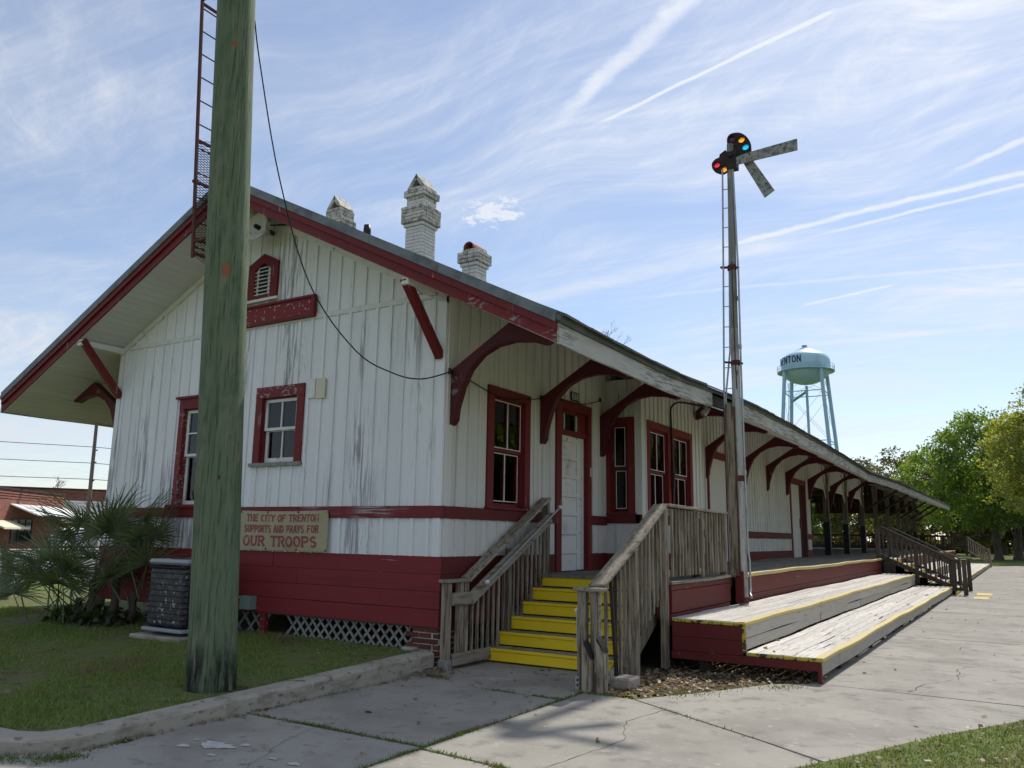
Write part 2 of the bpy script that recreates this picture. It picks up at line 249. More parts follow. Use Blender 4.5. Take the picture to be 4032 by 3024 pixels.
MT['leafa'] = leafmat('oak_leaves', (.10, .175, .035), (.20, .28, .065), .6)
MT['leafb'] = leafmat('young_yellow_green_leaves', (.17, .22, .045), (.34, .34, .11), .6)
MT['leafc'] = leafmat('dull_olive_leaves', (.075, .085, .03), (.15, .14, .055), .5)
MT['leafd'] = leafmat('dark_hedge_leaves', (.02, .035, .012), (.05, .07, .02), .4)
MT['palm'] = leafmat('palmetto_blades', (.08, .12, .07), (.18, .22, .12), .35, ((.16, .15, .04), 1.1, .62, .72))
MT['litter'] = leafmat('dry_leaf_litter', (.16, .11, .065), (.34, .26, .17), .25)

# ------------------------------------------------------------------ mesh helpers
WL = {}
def link(o, par=None, at=(0, 0, 0)):
    COL.objects.link(o); at = Vector(at)
    if par is not None: o.parent = par; o.location = at - WL[par.name]
    else: o.location = at
    WL[o.name] = at
    return o
def thing(name, label, cat, loc=(0, 0, 0), group=None):
    o = bpy.data.objects.new(name, None); o.empty_display_size = .2; link(o, None, loc)
    return tag(o, label, cat, group)
def tag(o, label, cat, group=None):
    o['label'] = label; o['category'] = cat
    if group: o['group'] = group
    return o
def kind(o, k): o['kind'] = k; return o
class MB:
    def __init__(s, xf=None): s.v = []; s.f = []; s.xf = xf; s.sm = set()
    def add(s, V, F, smooth=False):
        n = len(s.v); s.v += [tuple(s.xf @ Vector(p)) if s.xf else tuple(p) for p in V]
        if smooth: s.sm.update(range(len(s.f), len(s.f)+len(F)))
        s.f += [tuple(i+n for i in f) for f in F]; return s
    def box(s, x0, x1, y0, y1, z0, z1):
        V = [(x, y, z) for z in (z0, z1) for y in (y0, y1) for x in (x0, x1)]
        return s.add(V, [(0, 2, 3, 1), (4, 5, 7, 6), (0, 1, 5, 4), (2, 6, 7, 3), (0, 4, 6, 2), (1, 3, 7, 5)])
    def frame(s, o, a, b, c):  # box from origin corner o with edge vectors a,b,c
        o, a, b, c = map(Vector, (o, a, b, c))
        V = [o + i*a + j*b + k*c for k in (0, 1) for j in (0, 1) for i in (0, 1)]
        return s.add(V, [(0, 2, 3, 1), (4, 5, 7, 6), (0, 1, 5, 4), (2, 6, 7, 3), (0, 4, 6, 2), (1, 3, 7, 5)])
    def cbox(s, x0, x1, y0, y1, z0, z1, c=.006, R=None, ctr=None):
        cx, cy, cz = (x0+x1)/2, (y0+y1)/2, (z0+z1)/2; hx, hy, hz = (x1-x0)/2, (y1-y0)/2, (z1-z0)/2
        V = []; idx = {}
        for sx in (-1, 1):
            for sy in (-1, 1):
                for sz in (-1, 1):
                    for ax in range(3):
                        p = [sx*(hx-c), sy*(hy-c), sz*(hz-c)]; p[ax] = (sx*hx, sy*hy, sz*hz)[ax]
                        idx[(sx, sy, sz, ax)] = len(V); V.append(p)
        F = []
        for ax in range(3):
            o1, o2 = [i for i in range(3) if i != ax]
            for sg in (-1, 1):
                q = []
                for a, b in ((-1, -1), (1, -1), (1, 1), (-1, 1)):
                    k = [0, 0, 0]; k[ax] = sg; k[o1] = a; k[o2] = b; q.append(idx[(*k, ax)])
                F.append(tuple(q if (sg > 0) == (ax != 1) else q[::-1]))
            for a in (-1, 1):
                for b in (-1, 1):
                    k1 = [0, 0, 0]; k1[o1] = a; k1[o2] = b; k1[ax] = -1; k2 = list(k1); k2[ax] = 1
                    F.append((idx[(*k1, o1)], idx[(*k2, o1)], idx[(*k2, o2)], idx[(*k1, o2)]))
        for sx in (-1, 1):
            for sy in (-1, 1):
                for sz in (-1, 1): F.append(tuple(idx[(sx, sy, sz, ax)] for ax in range(3)))
        if R is None: V = [(p[0]+cx, p[1]+cy, p[2]+cz) for p in V]
        else: V = [R @ Vector(p) + Vector((cx, cy, cz)) for p in V]
        return s.add(V, F)
    def beam(s, p, q, wd, ht, up=(0, 0, 1), c=0):
        p, q = Vector(p), Vector(q); d = q-p; L = d.length; d.normalize(); up = Vector(up)
        sd = d.cross(up)
        if sd.length < 1e-4: sd = d.cross(Vector((1, 0, 0)))
        sd.normalize(); u = sd.cross(d); m = (p+q)/2
        if c:
            R = Matrix((sd, d, u)).transposed()
            return s.cbox(m.x-wd/2, m.x+wd/2, m.y-L/2, m.y+L/2, m.z-ht/2, m.z+ht/2, c, R)
        return s.frame(p - sd*wd/2 - u*ht/2, sd*wd, q-p, u*ht)
    def tube(s, pts, r, n=8, cap=True, smooth=True):
        pts = [Vector(p) for p in pts]; rs = r if isinstance(r, (list, tuple)) else [r]*len(pts); V = []; F = []
        d0 = (pts[1]-pts[0]).normalized(); a = d0.cross(Vector((0, 0, 1)));
        if a.length < .05: a = d0.cross(Vector((1, 0, 0)))
        a.normalize()
        for i, p in enumerate(pts):
            d = (pts[min(i+1, len(pts)-1)] - pts[max(i-1, 0)]).normalized(); a = (a - d*a.dot(d)).normalized(); b = d.cross(a)
            for k in range(n): t = 2*PI*k/n; V.append(p + (a*math.cos(t) + b*math.sin(t))*rs[i])
        for i in range(len(pts)-1):
            for k in range(n): F.append((i*n+k, i*n+(k+1) % n, (i+1)*n+(k+1) % n, (i+1)*n+k))
        s.add(V, F, smooth)
        if cap: s.add(V[:n], [tuple(range(n))[::-1]]); s.add(V[-n:], [tuple(range(n))])
        return s
    def lathe(s, prof, n=32, ctr=(0, 0, 0), axis='z', smooth=True):
        V = []; F = []
        for r, z in prof:
            for k in range(n):
                t = 2*PI*k/n; p = (r*math.cos(t), r*math.sin(t), z)
                if axis == 'y': p = (p[0], p[2], p[1])
                if axis == 'x': p = (p[2], p[0], p[1])
                V.append((p[0]+ctr[0], p[1]+ctr[1], p[2]+ctr[2]))
        for i in range(len(prof)-1):
            for k in range(n): F.append((i*n+k, i*n+(k+1) % n, (i+1)*n+(k+1) % n, (i+1)*n+k))
        return s.add(V, F, smooth)
    def prism(s, poly, fn, a0, a1):  # poly 2-D, fn(u,v,a)->xyz
        n = len(poly); V = [fn(u, v, a0) for u, v in poly] + [fn(u, v, a1) for u, v in poly]
        F = [(i, (i+1) % n, n+(i+1) % n, n+i) for i in range(n)]
        s.add(V, F)
        from mathutils.geometry import tessellate_polygon
        T = tessellate_polygon([[Vector((u, v, 0)) for u, v in poly]])
        return s.add(V, [tuple(t) for t in T] + [tuple(i+n for i in t[::-1]) for t in T])
    def ob(s, name, m, par=None, at=(0, 0, 0)):
        me = bpy.data.meshes.new(name); me.from_pydata(s.v, [], s.f)
        if s.sm:
            fl = [i in s.sm for i in range(len(s.f))]; me.polygons.foreach_set('use_smooth', fl)
        me.materials.append(MT[m] if isinstance(m, str) else m); me.update()
        return link(bpy.data.objects.new(name, me), par, at)
def box(name, m, par, *a): return MB().box(*a).ob(name, m, par)
def cbx(name, m, par, *a, c=.006): return MB().cbox(*a, c=c).ob(name, m, par)
def fixn(o):
    import bmesh
    bm = bmesh.new(); bm.from_mesh(o.data); bmesh.ops.recalc_face_normals(bm, faces=bm.faces); bm.to_mesh(o.data); bm.free(); return o
def cards(name, P, A, B, m, par=None, at=(0, 0, 0)):
    """N quads with centres P and half-axes A,B (numpy arrays)"""
    n = len(P); V = np.stack([P-A-B, P+A-B, P+A+B, P-A+B], 1).reshape(-1, 3)
    me = bpy.data.meshes.new(name); me.vertices.add(4*n); me.vertices.foreach_set('co', V.astype(np.float32).ravel())
    me.loops.add(4*n); me.loops.foreach_set('vertex_index', np.arange(4*n, dtype=np.int32))
    me.polygons.add(n); me.polygons.foreach_set('loop_start', np.arange(0, 4*n, 4, dtype=np.int32)); me.polygons.foreach_set('loop_total', np.full(n, 4, dtype=np.int32))
    me.materials.append(MT[m]); me.update(); me.validate()
    return link(bpy.data.objects.new(name, me), par, at)
def blades(name, X, Y, Z, H, m, wd=.006, lean=.5):
    n = len(X); a = RNG.uniform(0, 2*PI, n); b = RNG.uniform(0, 2*PI, n); base = np.stack([X, Y, Z], 1)
    sd = np.stack([np.cos(a), np.sin(a), 0*a], 1)*wd*RNG.uniform(.6, 1.4, n)[:, None]
    tip = base + np.stack([np.cos(b)*H*lean*RNG.uniform(0, 1.4, n), np.sin(b)*H*lean*RNG.uniform(0, 1.4, n), H], 1)
    V = np.stack([base-sd, base+sd, tip], 1).reshape(-1, 3)
    me = bpy.data.meshes.new(name); me.vertices.add(3*n); me.vertices.foreach_set('co', V.astype(np.float32).ravel())
    me.loops.add(3*n); me.loops.foreach_set('vertex_index', np.arange(3*n, dtype=np.int32))
    me.polygons.add(n); me.polygons.foreach_set('loop_start', np.arange(0, 3*n, 3, dtype=np.int32)); me.polygons.foreach_set('loop_total', np.full(n, 3, dtype=np.int32))
    me.materials.append(MT[m]); me.update(); me.validate()
    return link(bpy.data.objects.new(name, me))
# stroke lettering
def arc(cx, cy, rx, ry, a0, a1, n=10): return [(cx+rx*math.cos(math.radians(a0+(a1-a0)*i/n)), cy+ry*math.sin(math.radians(a0+(a1-a0)*i/n))) for i in range(n+1)]
GL = {'T': [[(0, 1), (1, 1)], [(.5, 1), (.5, 0)]], 'R': [[(.1, 0), (.1, 1)], [(.1, 1), (.6, 1)] + arc(.6, .76, .32, .24, 90, -90, 8)[1:] + [(.1, .52)], [(.5, .52), (.95, 0)]],
 'E': [[(.1, 0), (.1, 1)], [(.1, 1), (.92, 1)], [(.1, .52), (.7, .52)], [(.1, 0), (.95, 0)]], 'N': [[(.08, 0), (.08, 1)], [(.08, 1), (.92, 0)], [(.92, 0), (.92, 1)]],
 'O': [arc(.5, .5, .46, .5, 0, 360, 20)], 'H': [[(.08, 0), (.08, 1)], [(.92, 0), (.92, 1)], [(.08, .5), (.92, .5)]], 'C': [arc(.52, .5, .45, .5, 50, 310, 14)], 'I': [[(.5, 0), (.5, 1)]],
 'Y': [[(.02, 1), (.5, .48)], [(.98, 1), (.5, .48)], [(.5, .48), (.5, 0)]], 'F': [[(.1, 0), (.1, 1)], [(.1, 1), (.92, 1)], [(.1, .52), (.72, .52)]],
 'S': [arc(.5, .75, .38, .25, 40, 270, 9) + arc(.5, .25, .4, .25, 90, -140, 9)[1:]], 'U': [[(.1, 1), (.1, .38)] + arc(.5, .38, .4, .38, 180, 360, 10)[1:] + [(.9, 1)]],
 'P': [[(.1, 0), (.1, 1)], [(.1, 1), (.6, 1)] + arc(.6, .74, .34, .26, 90, -90, 8)[1:] + [(.1, .48)]], 'A': [[(.02, 0), (.5, 1)], [(.98, 0), (.5, 1)], [(.2, .36), (.8, .36)]],
 'D': [[(.1, 0), (.1, 1)], [(.1, 1), (.45, 1)] + arc(.45, .5, .48, .5, 90, -90, 10)[1:] + [(.1, 0)]], 'B': [[(.1, 0), (.1, 1)], [(.1, 1), (.55, 1)] + arc(.55, .76, .3, .24, 90, -90, 6)[1:] + [(.1, .52)], [(.55, .52)] + arc(.58, .26, .34, .26, 90, -90, 6) + [(.1, 0)]],
 'L': [[(.1, 1), (.1, 0)], [(.1, 0), (.9, 0)]], 'G': [arc(.52, .5, .45, .5, 50, 330, 14) + [(.93, .45), (.6, .45)]], '9': [arc(.5, .7, .36, .3, 0, 360, 12), [(.86, .7), (.8, .3), (.55, 0)]]}
def lettering(mb, txt, o, rt, up, nm, h, wd, gap, st, dep=.003, serif=0, breaks=0):
    o, rt, up, nm = map(Vector, (o, rt, up, nm)); x = 0
    for ch in txt:
        if ch == ' ': x += wd*.55+gap; continue
        cw = wd*(.45 if ch == 'I' else 1.0)
        P = lambda q: o + rt*(x + (q[0]*wd if ch != 'I' else cw/2)) + up*(q[1]*h)
        for k, stv in enumerate(GL[ch]):
            for a, b in zip(stv, stv[1:]):
                p, q = P(a), P(b)
                d = q-p
                if d.length < 1e-5: continue
                e = d.normalized()*st*.5 if not (ch in 'OCSUDRPBG9' and len(stv) > 3) else d.normalized()*st*.18
                if breaks:
                    n = max(1, int(d.length/.035))
                    for i in range(n):
                        if random.random() < breaks: continue
                        pa, pb = p+d*(i/n), p+d*((i+U(.5, 1))/n); mb.beam(pa+nm*dep*.5, pb+nm*dep*.5, st*U(.5, 1.3), dep, nm)
                    continue
                mb.beam(p-e+nm*dep*.5, q+e+nm*dep*.5, st, dep+random.random()*.0006, nm)
            if serif:
                for a, b in ((stv[0], stv[1]), (stv[-1], stv[-2])):
                    if (len(stv) > 3 and ch in 'OCSRPDB') or ch in 'N': continue
                    if a[1] in (0, 1) and abs(a[0]-b[0]) < .99 and abs(a[1]-b[1]) > .2:
                        c = P(a); yy = st*.4*(1 if a[1] == 0 else -1)
                        mb.beam(c-rt*serif*wd*.5+up*yy*0+nm*dep*.5, c+rt*serif*wd*.5+nm*dep*.5, st*.75, dep+.0009, nm)
        x += cw+gap
    return x
def interp(x, xs, ys): return float(np.interp(x, xs, ys))

# ------------------------------------------------------------------ ground, pavement, lawns, street
def gz(x, y):  # terrain falls a little toward the street in the west
    return -.035 - .006*max(0, -16-x) if x > -70 else -.36
xs = [-900, -300, -140, -90, -70, -60, -50, -40, -30, -24, -20, -16, -12, -8, -4, 0, 4, 8, 14, 30, 80, 200, 900]
ys = [-400, -60, -20, -8, 0, 10, 20, 40, 60, 80, 110, 150, 300, 900, 1800]
V = [(x, y, gz(x, y)) for y in ys for x in xs]; nx = len(xs)
F = [(j*nx+i, j*nx+i+1, (j+1)*nx+i+1, (j+1)*nx+i) for j in range(len(ys)-1) for i in range(nx-1)]
kind(MB().add(V, F).ob('ground', 'meadow'), 'structure')
def sheet(name, poly, z, m, k='structure'):
    n = len(poly); return kind(fixn(MB().add([(x, y, z) for x, y in poly], [tuple(range(n))]).ob(name, m)), k)
sheet('street', [(-19, -40), (-19, 90), (-30, 90), (-30, -40)], -.03, 'asphalt')
st2 = MB(); st2.add([(-30, -40, -.025), (-30, 90, -.025), (-64, 90, -.30), (-64, -40, -.30)], [(0, 1, 2, 3)]); kind(fixn(st2.ob('parking_lot', 'asphalt')), 'structure')
sheet('street_sidewalk', [(-13.2, -30), (-13.2, 60), (-14.8, 60), (-14.8, -30)], -.02, 'concrete')
MB_w = MB().add([(-64, -40, -.22), (-64, 90, -.22), (-68, 90, -.22), (-68, -40, -.22)], [(0, 1, 2, 3)]); kind(fixn(MB_w.ob('shop_sidewalk', 'concrete')), 'structure')
sheet('soil_bed', [(-.2, -.3), (2.2, -.4), (4.1, 1.5), (4.3, 60), (-8.5, 60), (-8.5, -.5)], -.018, 'soil')

pave = kind(link(bpy.data.objects.new('sidewalk', None)), 'structure')
def slab(poly, m='concrete', z=0.0):
    cx = sum(p[0] for p in poly)/len(poly); cy = sum(p[1] for p in poly)/len(poly); n = len(poly)
    ins = [(x+(cx-x)/math.hypot(cx-x, cy-y)*.006, y+(cy-y)/math.hypot(cx-x, cy-y)*.006) for x, y in poly]
    V = [(x, y, -.10) for x, y in poly] + [(x, y, z-.008) for x, y in poly] + [(x, y, z) for x, y in ins]
    F = [(i, (i+1) % n, n+(i+1) % n, n+i) for i in range(n)] + [(n+i, n+(i+1) % n, 2*n+(i+1) % n, 2*n+i) for i in range(n)] + [tuple(range(2*n, 3*n))]
    fixn(MB().add(V, F).ob('slab', m, pave))
slab([(.02, -.70), (2.085, -.78), (2.075, -.30), (2.075, .92), (.02, .92)], 'concold')
slab([(.02, -2.93), (2.085, -2.96), (2.085, -.805), (.02, -.725)], 'concold', .002)
slab([(-1.2, -9.5), (2.085, -9.5), (2.085, -2.985), (.02, -2.955), (-1.2, -2.955)], 'concold', -.002)
slab([(-5, -9.5), (-1.22, -9.5), (-1.22, -4.2), (-5, -4.2)], 'concrete')
slab([(2.115, -3.02), (2.115, -.30), (2.66, -.36), (4.16, -1.30), (4.72, -1.70), (4.40, -2.35), (4.1, -3.2)], 'concrete', .001)
slab([(2.115, -9.5), (2.115, -3.045), (4.09, -3.225), (3.86, -4.6), (3.75, -6.5), (3.7, -9.5)], 'concrete')
slab([(2.68, -.34), (2.90, .085), (3.22, .65), (3.56, 1.35), (3.86, 1.62), (4.02, 1.70), (6.12, 1.60), (5.95, .80), (5.66, .24), (5.34, -.34), (5.0, -1.12), (4.74, -1.67), (4.17, -1.28)], 'concrete')
yj = [1.64, 4.52, 7.40, 10.4, 13.3, 16.2, 19.1, 22.0, 25.0, 29, 33, 37, 41, 45, 49, 53, 57]
for i, (a, b) in enumerate(zip(yj, yj[1:])):
    e0, e1 = (interp(v, [1.6, 4, 10, 40, 62], [6.12, 6.6, 6.9, 6.9, 7.6]) for v in (a, b))
    slab([(3.9, a+.006+(.07 if i == 0 else 0)), (e0, a+.006), (e1, b-.005), (3.9, b-.005)], 'concrete', U(-.002, .002))
slab([(3.9, 57.02), (7.5, 57.02), (9.5, 61), (11, 63.5), (6.3, 62.5), (5.6, 60.1), (4.5, 57.5)], 'concrete')
# left lawn, raised behind the kerb
def lz(x, y): return max(.088, .19 + .022*min(0, y)) + .007*math.sin(x*1.7+y)
lx = [-13, -11, -9, -8, -7, -6, -5, -4, -3, -2, -1.2, -.6, -.08]; ly = [-4.9, -4.4, -3.8, -3.2, -2.6, -2, -1.4, -.8, -.3, .1, 1, 3, 8, 30]
def lclip(x, y): return (x, y) if not (y < -4.3 and x > -.35) else (min(x, -.06 - (-4.3-y)*.45), y)
V = []
for y in ly:
    for x in lx:
        a, b = lclip(x, y)
        if y == ly[0]: b = interp(x, [-13, -9, -4, -1.6, -.75, -.3], [-5.6, -5.27, -4.98, -4.87, -4.84, -4.80])
        V.append((a, b, lz(a, b)))
n = len(lx); kind(MB().add(V, [(j*n+i, j*n+i+1, (j+1)*n+i+1, (j+1)*n+i) for j in range(len(ly)-1) for i in range(n-1)]).ob('lawn', 'turf'), 'structure')
# right lawn
RL = [(3.66, -9.5), (3.72, -6.5), (3.84, -4.6), (4.08, -3.2), (4.38, -2.35), (4.72, -1.66), (4.98, -1.1), (5.32, -.32), (5.64, .26), (5.93, .82), (6.10, 1.6), (6.58, 4), (6.88, 10), (6.88, 40), (7.6, 57), (9.4, 61), (11.2, 63.7)]
kind(fixn(MB().add([(x, y, .012) for x, y in RL] + [(14, 63.7, .012), (14, -9.5, .012)], [tuple(range(len(RL)+2))]).ob('verge_lawn', 'turf')), 'structure')
# kerb: curved concrete edging beside the lawn
kp = [(-9, -5.35), (-4, -5.05), (-1.6, -4.93), (-.75, -4.90), (-.30, -4.86), (-.04, -4.74), (.09, -4.52), (.125, -4.2), (.12, -3.0), (.10, -2.0), (.075, -1.0), (.05, -.14)]
V = []; F = []
for i, (x, y) in enumerate(kp):
    a, b = Vector(kp[max(i-1, 0)]), Vector(kp[min(i+1, len(kp)-1)]); d = (b-a).normalized(); nn = Vector((-d.y, d.x))
    h = interp(y, [-5.3, -4.7, -3, -.1], [.10, .105, .145, .21]); o = Vector((x, y)); q = o + nn*.215
    V += [(o.x, o.y, -.1), (o.x-nn.x*.0, o.y, h-.03), (o.x+nn.x*.028, o.y+nn.y*.028, h), (q.x-nn.x*.02, q.y-nn.y*.02, h+.004), (q.x, q.y, h-.02), (q.x, q.y, -.1)]
for i in range(len(kp)-1):
    for k in range(5): F.append((i*6+k, (i+1)*6+k, (i+1)*6+k+1, i*6+k+1))
F += [tuple(range(6)), tuple(range((len(kp)-1)*6, len(kp)*6))[::-1]]
tag(fixn(MB().add(V, F).ob('concrete_kerb', 'kerb')), 'long low concrete kerb curving round the shaded lawn', 'kerb')
# pale splash on the slab and two worn yellow pads by the far steps
def blob(name, cx, cy, rx, ry, m, z=.006, n=26):
    P = []
    for k in range(n):
        t = 2*PI*k/n; r = .72 + .28*math.sin(3*t+cx) * .4 + U(-.22, .22); P.append((cx+rx*r*math.cos(t), cy+ry*r*math.sin(t)))
    return sheet(name, P, z, m)
for a in ((.80, -3.83, .20, .13), (.62, -3.97, .07, .05), (.98, -3.70, .06, .04), (1.00, -4.02, .05, .03), (1.43, -3.84, .06, .03), (1.65, -3.85, .07, .045), (.55, -3.80, .03, .02)): blob('cement_stain', *a, 'patch', .003)
for pts in ([(4.78, 22.25), (5.23, 22.15), (5.22, 20.98), (4.83, 20.95)], [(4.79, 20.08), (5.18, 19.98), (5.18, 18.88), (4.81, 19.02)]):
    sheet('painted_pad', pts, .006, 'ymark')

def crack(pts, w0=.004):
    P = [Vector((*pts[0], 0))]
    for a, b in zip(pts, pts[1:]):
        a, b = Vector((*a, 0)), Vector((*b, 0)); n_ = max(3, int((b-a).length/.09)); d_ = Vector((-(b-a).y, (b-a).x, 0)).normalized()
        P += [a.lerp(b, k/n_)+d_*U(-.022, .022) for k in range(1, n_)] + [b]
    V = []
    for i, p in enumerate(P): q = w0*U(.4, 1.1)*(1 if 0 < i < len(P)-1 else .1); V += [(p.x-q, p.y, .0045), (p.x+q, p.y+q*.4, .0045)]
    kind(fixn(MB().add(V, [(2*i, 2*i+1, 2*i+3, 2*i+2) for i in range(len(P)-1)]).ob('pavement_crack', 'soil')), 'structure')
crack([(4.9, 1.66), (5.0, 2.4), (5.3, 3.0), (5.25, 3.9), (5.5, 4.5)]); crack([(3.1, -.62), (3.0, -1.3), (3.25, -1.9), (3.1, -3.1)], .003); crack([(.15, -1.9), (.7, -1.75), (1.2, -1.95), (2.05, -1.8)], .003); crack([(4.3, 7.45), (4.9, 8.3), (5.6, 8.8), (6.6, 9.0)]); crack([(1.0, -3.0), (1.15, -3.5), (1.5, -4.2)], .003)

# ------------------------------------------------------------------ the depot building
GW = 6.99; RX = -GW/2; SL = .505; XO = 2.07; YF = -.86; YE = 58.0; DZ = 1.03
def sof(x): return 4.62 + SL*(GW/2 - abs(x-RX))                       # soffit height
def sag(y): return interp(y, [-.9, 0, 1, 3, 5.8, 8, 11, 16, 20.2, 26.9, 35, 44.7, 58], [0, -.02, -.03, -.01, .10, .12, .10, .02, -.10, .05, .13, .2, .26])
dep = thing('depot_building', 'long white wooden railway depot with dark red trim and deep eaves', 'building', (0, 0, 0))
PG = lambda a, o, z: (a, -o, z)                                        # gable wall, outward -y
PR = lambda a, o, z: (o, a, z)                                         # platform wall, outward +x
PB = lambda a, o, z: (.66+o, a, z)                                     # front of the ticket bay
PS = lambda a, o, z: (a, 4.72-o, z)                                    # side of the ticket bay
def slabP(mb, P, a0, a1, o0, o1, z0, z1l, z1r=None):
    z1r = z1l if z1r is None else z1r
    V = [P(a0, o0, z0), P(a1, o0, z0), P(a1, o1, z0), P(a0, o1, z0), P(a0, o0, z1l), P(a1, o0, z1r), P(a1, o1, z1r), P(a0, o1, z1l)]
    return mb.add(V, [(0, 3, 2, 1), (4, 5, 6, 7), (0, 1, 5, 4), (1, 2, 6, 5), (2, 3, 7, 6), (3, 0, 4, 7)])
def cut(a0, a1, z0, z1, ops):
    """rectangle minus openings -> rectangles"""
    br = sorted({a0, a1, *[min(max(v, a0), a1) for o in ops for v in o[:2]]}); out = []
    for b0, b1 in zip(br, br[1:]):
        if b1-b0 < .004: continue
        m = (b0+b1)/2; segs = [(z0, z1)]
        for o in ops:
            if o[0] < m < o[1]:
                ns = []
                for s0, s1 in segs:
                    if o[2] > s0: ns.append((s0, min(s1, o[2])))
                    if o[3] < s1: ns.append((max(s0, o[3]), s1))
                segs = [q for q in ns if q[1]-q[0] > .01]
        out += [(b0, b1, *q) for q in segs]
    return out
def siding(P, a0, a1, z0, z1, ops, m, sp=.245, phase=0, top=None, bw=.046, battens=True):
    k0 = math.floor((a0-phase)/sp); a = max(a0, phase + k0*sp); k = k0
    edges = [a0] + [phase+i*sp for i in range(k0, k0+int((a1-a0)/sp)+3) if a0+.03 < phase+i*sp < a1-.03] + [a1]
    for e0, e1 in zip(edges, edges[1:]):
        t = U(0, .003)
        if top is None:
            for b0, b1, s0, s1 in cut(e0+.0015, e1-.0015, z0, z1, ops): slabP(MB(), P, b0, b1, .0, .018+t, s0, s1).ob('board', m, dep)
        else: slabP(MB(), P, e0+.0015, e1-.0015, 0, .018+t, z0, top(e0), top(e1)).ob('board', m, dep)
    if battens:
        for e in edges[1:-1]:
            b0, b1 = e-bw/2+U(-.004, .004), e+bw/2; t = U(.0, .003)
            if top is None:
                for r in cut(b0, b1, z0, z1, ops): slabP(MB(), P, r[0], r[1], .0205, .040+t, r[2], r[3]).ob('batten', m, dep)
            elif top(e)-z0 > .03: slabP(MB(), P, b0, b1, .0205, .040+t, z0, top(b0)-.003, top(b1)-.003).ob('batten', m, dep)
def window(P, a0, a1, z0, z1, cw, head, hm, cm, sm, cols, up_rows, lo_rows, meet, sill=None, glass0=None, lo_cols=None, sash_w=.05):
    """cased sash window: outer casing a0..a1, z0..z1; returns nothing, adds part window with sub-parts"""
    wb = MB(); b0, b1, c1 = a0+cw, a1-cw, z1-head
    slabP(wb, P, a0, b0, .0, .046, z0, c1); slabP(wb, P, b1, a1, .0, .046, z0, c1)
    slabP(wb, P, b0, b0+.02, -.10, -.001, z0, c1); slabP(wb, P, b1-.02, b1, -.10, -.001, z0, c1); slabP(wb, P, b0+.02, b1-.02, -.10, -.001, c1-.02, c1)
    wo_ = wb.ob('window', cm, dep); slabP(MB(), P, a0, a1, .0, .050, c1+.001, z1).ob('head_casing', hm, wo_)
    g0 = glass0 or z0
    if sill: fixn(slabP(MB(), P, sill[0], sill[1], -.08, sill[4], sill[2], sill[3]).ob('sill', sill[5], wo_))
    for nm, s0, s1, od, rows, cs in (('upper', meet-.02, c1-.02, -.015, up_rows, cols), ('lower', g0, meet+.012, -.055, lo_rows, lo_cols or cols)):
        sb = MB(); x0, x1 = b0+.02, b1-.02
        slabP(sb, P, x0, x0+sash_w, od-.035, od, s0, s1); slabP(sb, P, x1-sash_w, x1, od-.035, od, s0, s1)
        slabP(sb, P, x0+sash_w, x1-sash_w, od-.035, od, s0, s0+sash_w*(.8 if nm == 'upper' else 1.5)); slabP(sb, P, x0+sash_w, x1-sash_w, od-.035, od, s1-sash_w*.9, s1)
        i0, i1, j0, j1 = x0+sash_w, x1-sash_w, s0+sash_w*(.8 if nm == 'upper' else 1.5), s1-sash_w*.9
        xs_ = [i0+(i1-i0)*k/cs for k in range(cs+1)]; zs_ = [j0+(j1-j0)*k/rows for k in range(rows+1)]
        for x in xs_[1:-1]: slabP(sb, P, x-.012, x+.012, od-.030, od-.002, j0, j1)
        for z in zs_[1:-1]: slabP(sb, P, i0, i1, od-.029, od-.003, z-.012, z+.012)
        fixn(sb.ob('sash', sm, wo_))
        for x, x2 in zip(xs_, xs_[1:]):
            for z, z2 in zip(zs_, zs_[1:]):
                tl = U(-.002, .002); MB().add([P(x, od-.02+tl, z), P(x2, od-.02-tl, z), P(x2, od-.02+tl, z2), P(x, od-.02-tl, z2)], [(0, 1, 2, 3)]).ob('pane', 'glass', wo_)
    return wo_
# openings
OG = [(-3.33, -2.59, 2.55, 3.50), (-5.12, -4.22, 1.95, 3.45)]
OR = [(1.08, 1.91, 1.93, 3.47), (3.03, 3.96, DZ-.05, 3.57), (10.30, 12.30, DZ-.05, 3.45), (18.42, 20.40, DZ-.05, 3.36)]
OB = [(5.03, 5.93, 1.97, 3.44), (6.22, 7.10, 1.97, 3.44)]
OS = [(.10, .47, 1.97, 3.50)]
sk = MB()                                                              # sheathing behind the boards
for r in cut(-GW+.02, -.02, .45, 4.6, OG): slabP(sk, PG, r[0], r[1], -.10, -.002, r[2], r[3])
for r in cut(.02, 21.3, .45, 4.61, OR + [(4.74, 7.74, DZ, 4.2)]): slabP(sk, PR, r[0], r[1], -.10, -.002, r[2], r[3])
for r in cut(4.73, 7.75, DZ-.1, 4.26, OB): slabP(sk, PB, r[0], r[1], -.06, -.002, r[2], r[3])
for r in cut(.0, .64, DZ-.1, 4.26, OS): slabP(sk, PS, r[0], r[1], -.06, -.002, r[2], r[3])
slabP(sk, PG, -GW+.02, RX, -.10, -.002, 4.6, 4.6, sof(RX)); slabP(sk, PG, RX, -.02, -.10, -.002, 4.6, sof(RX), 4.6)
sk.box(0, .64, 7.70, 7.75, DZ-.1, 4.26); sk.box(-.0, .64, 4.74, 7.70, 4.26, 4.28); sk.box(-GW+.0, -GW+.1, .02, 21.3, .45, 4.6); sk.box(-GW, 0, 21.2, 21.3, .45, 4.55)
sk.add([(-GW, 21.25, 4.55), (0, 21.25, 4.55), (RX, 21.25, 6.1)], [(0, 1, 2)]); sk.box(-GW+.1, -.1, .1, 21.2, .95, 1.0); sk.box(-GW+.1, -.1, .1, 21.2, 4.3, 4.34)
sk.ob('wall_sheathing', 'interior', dep)
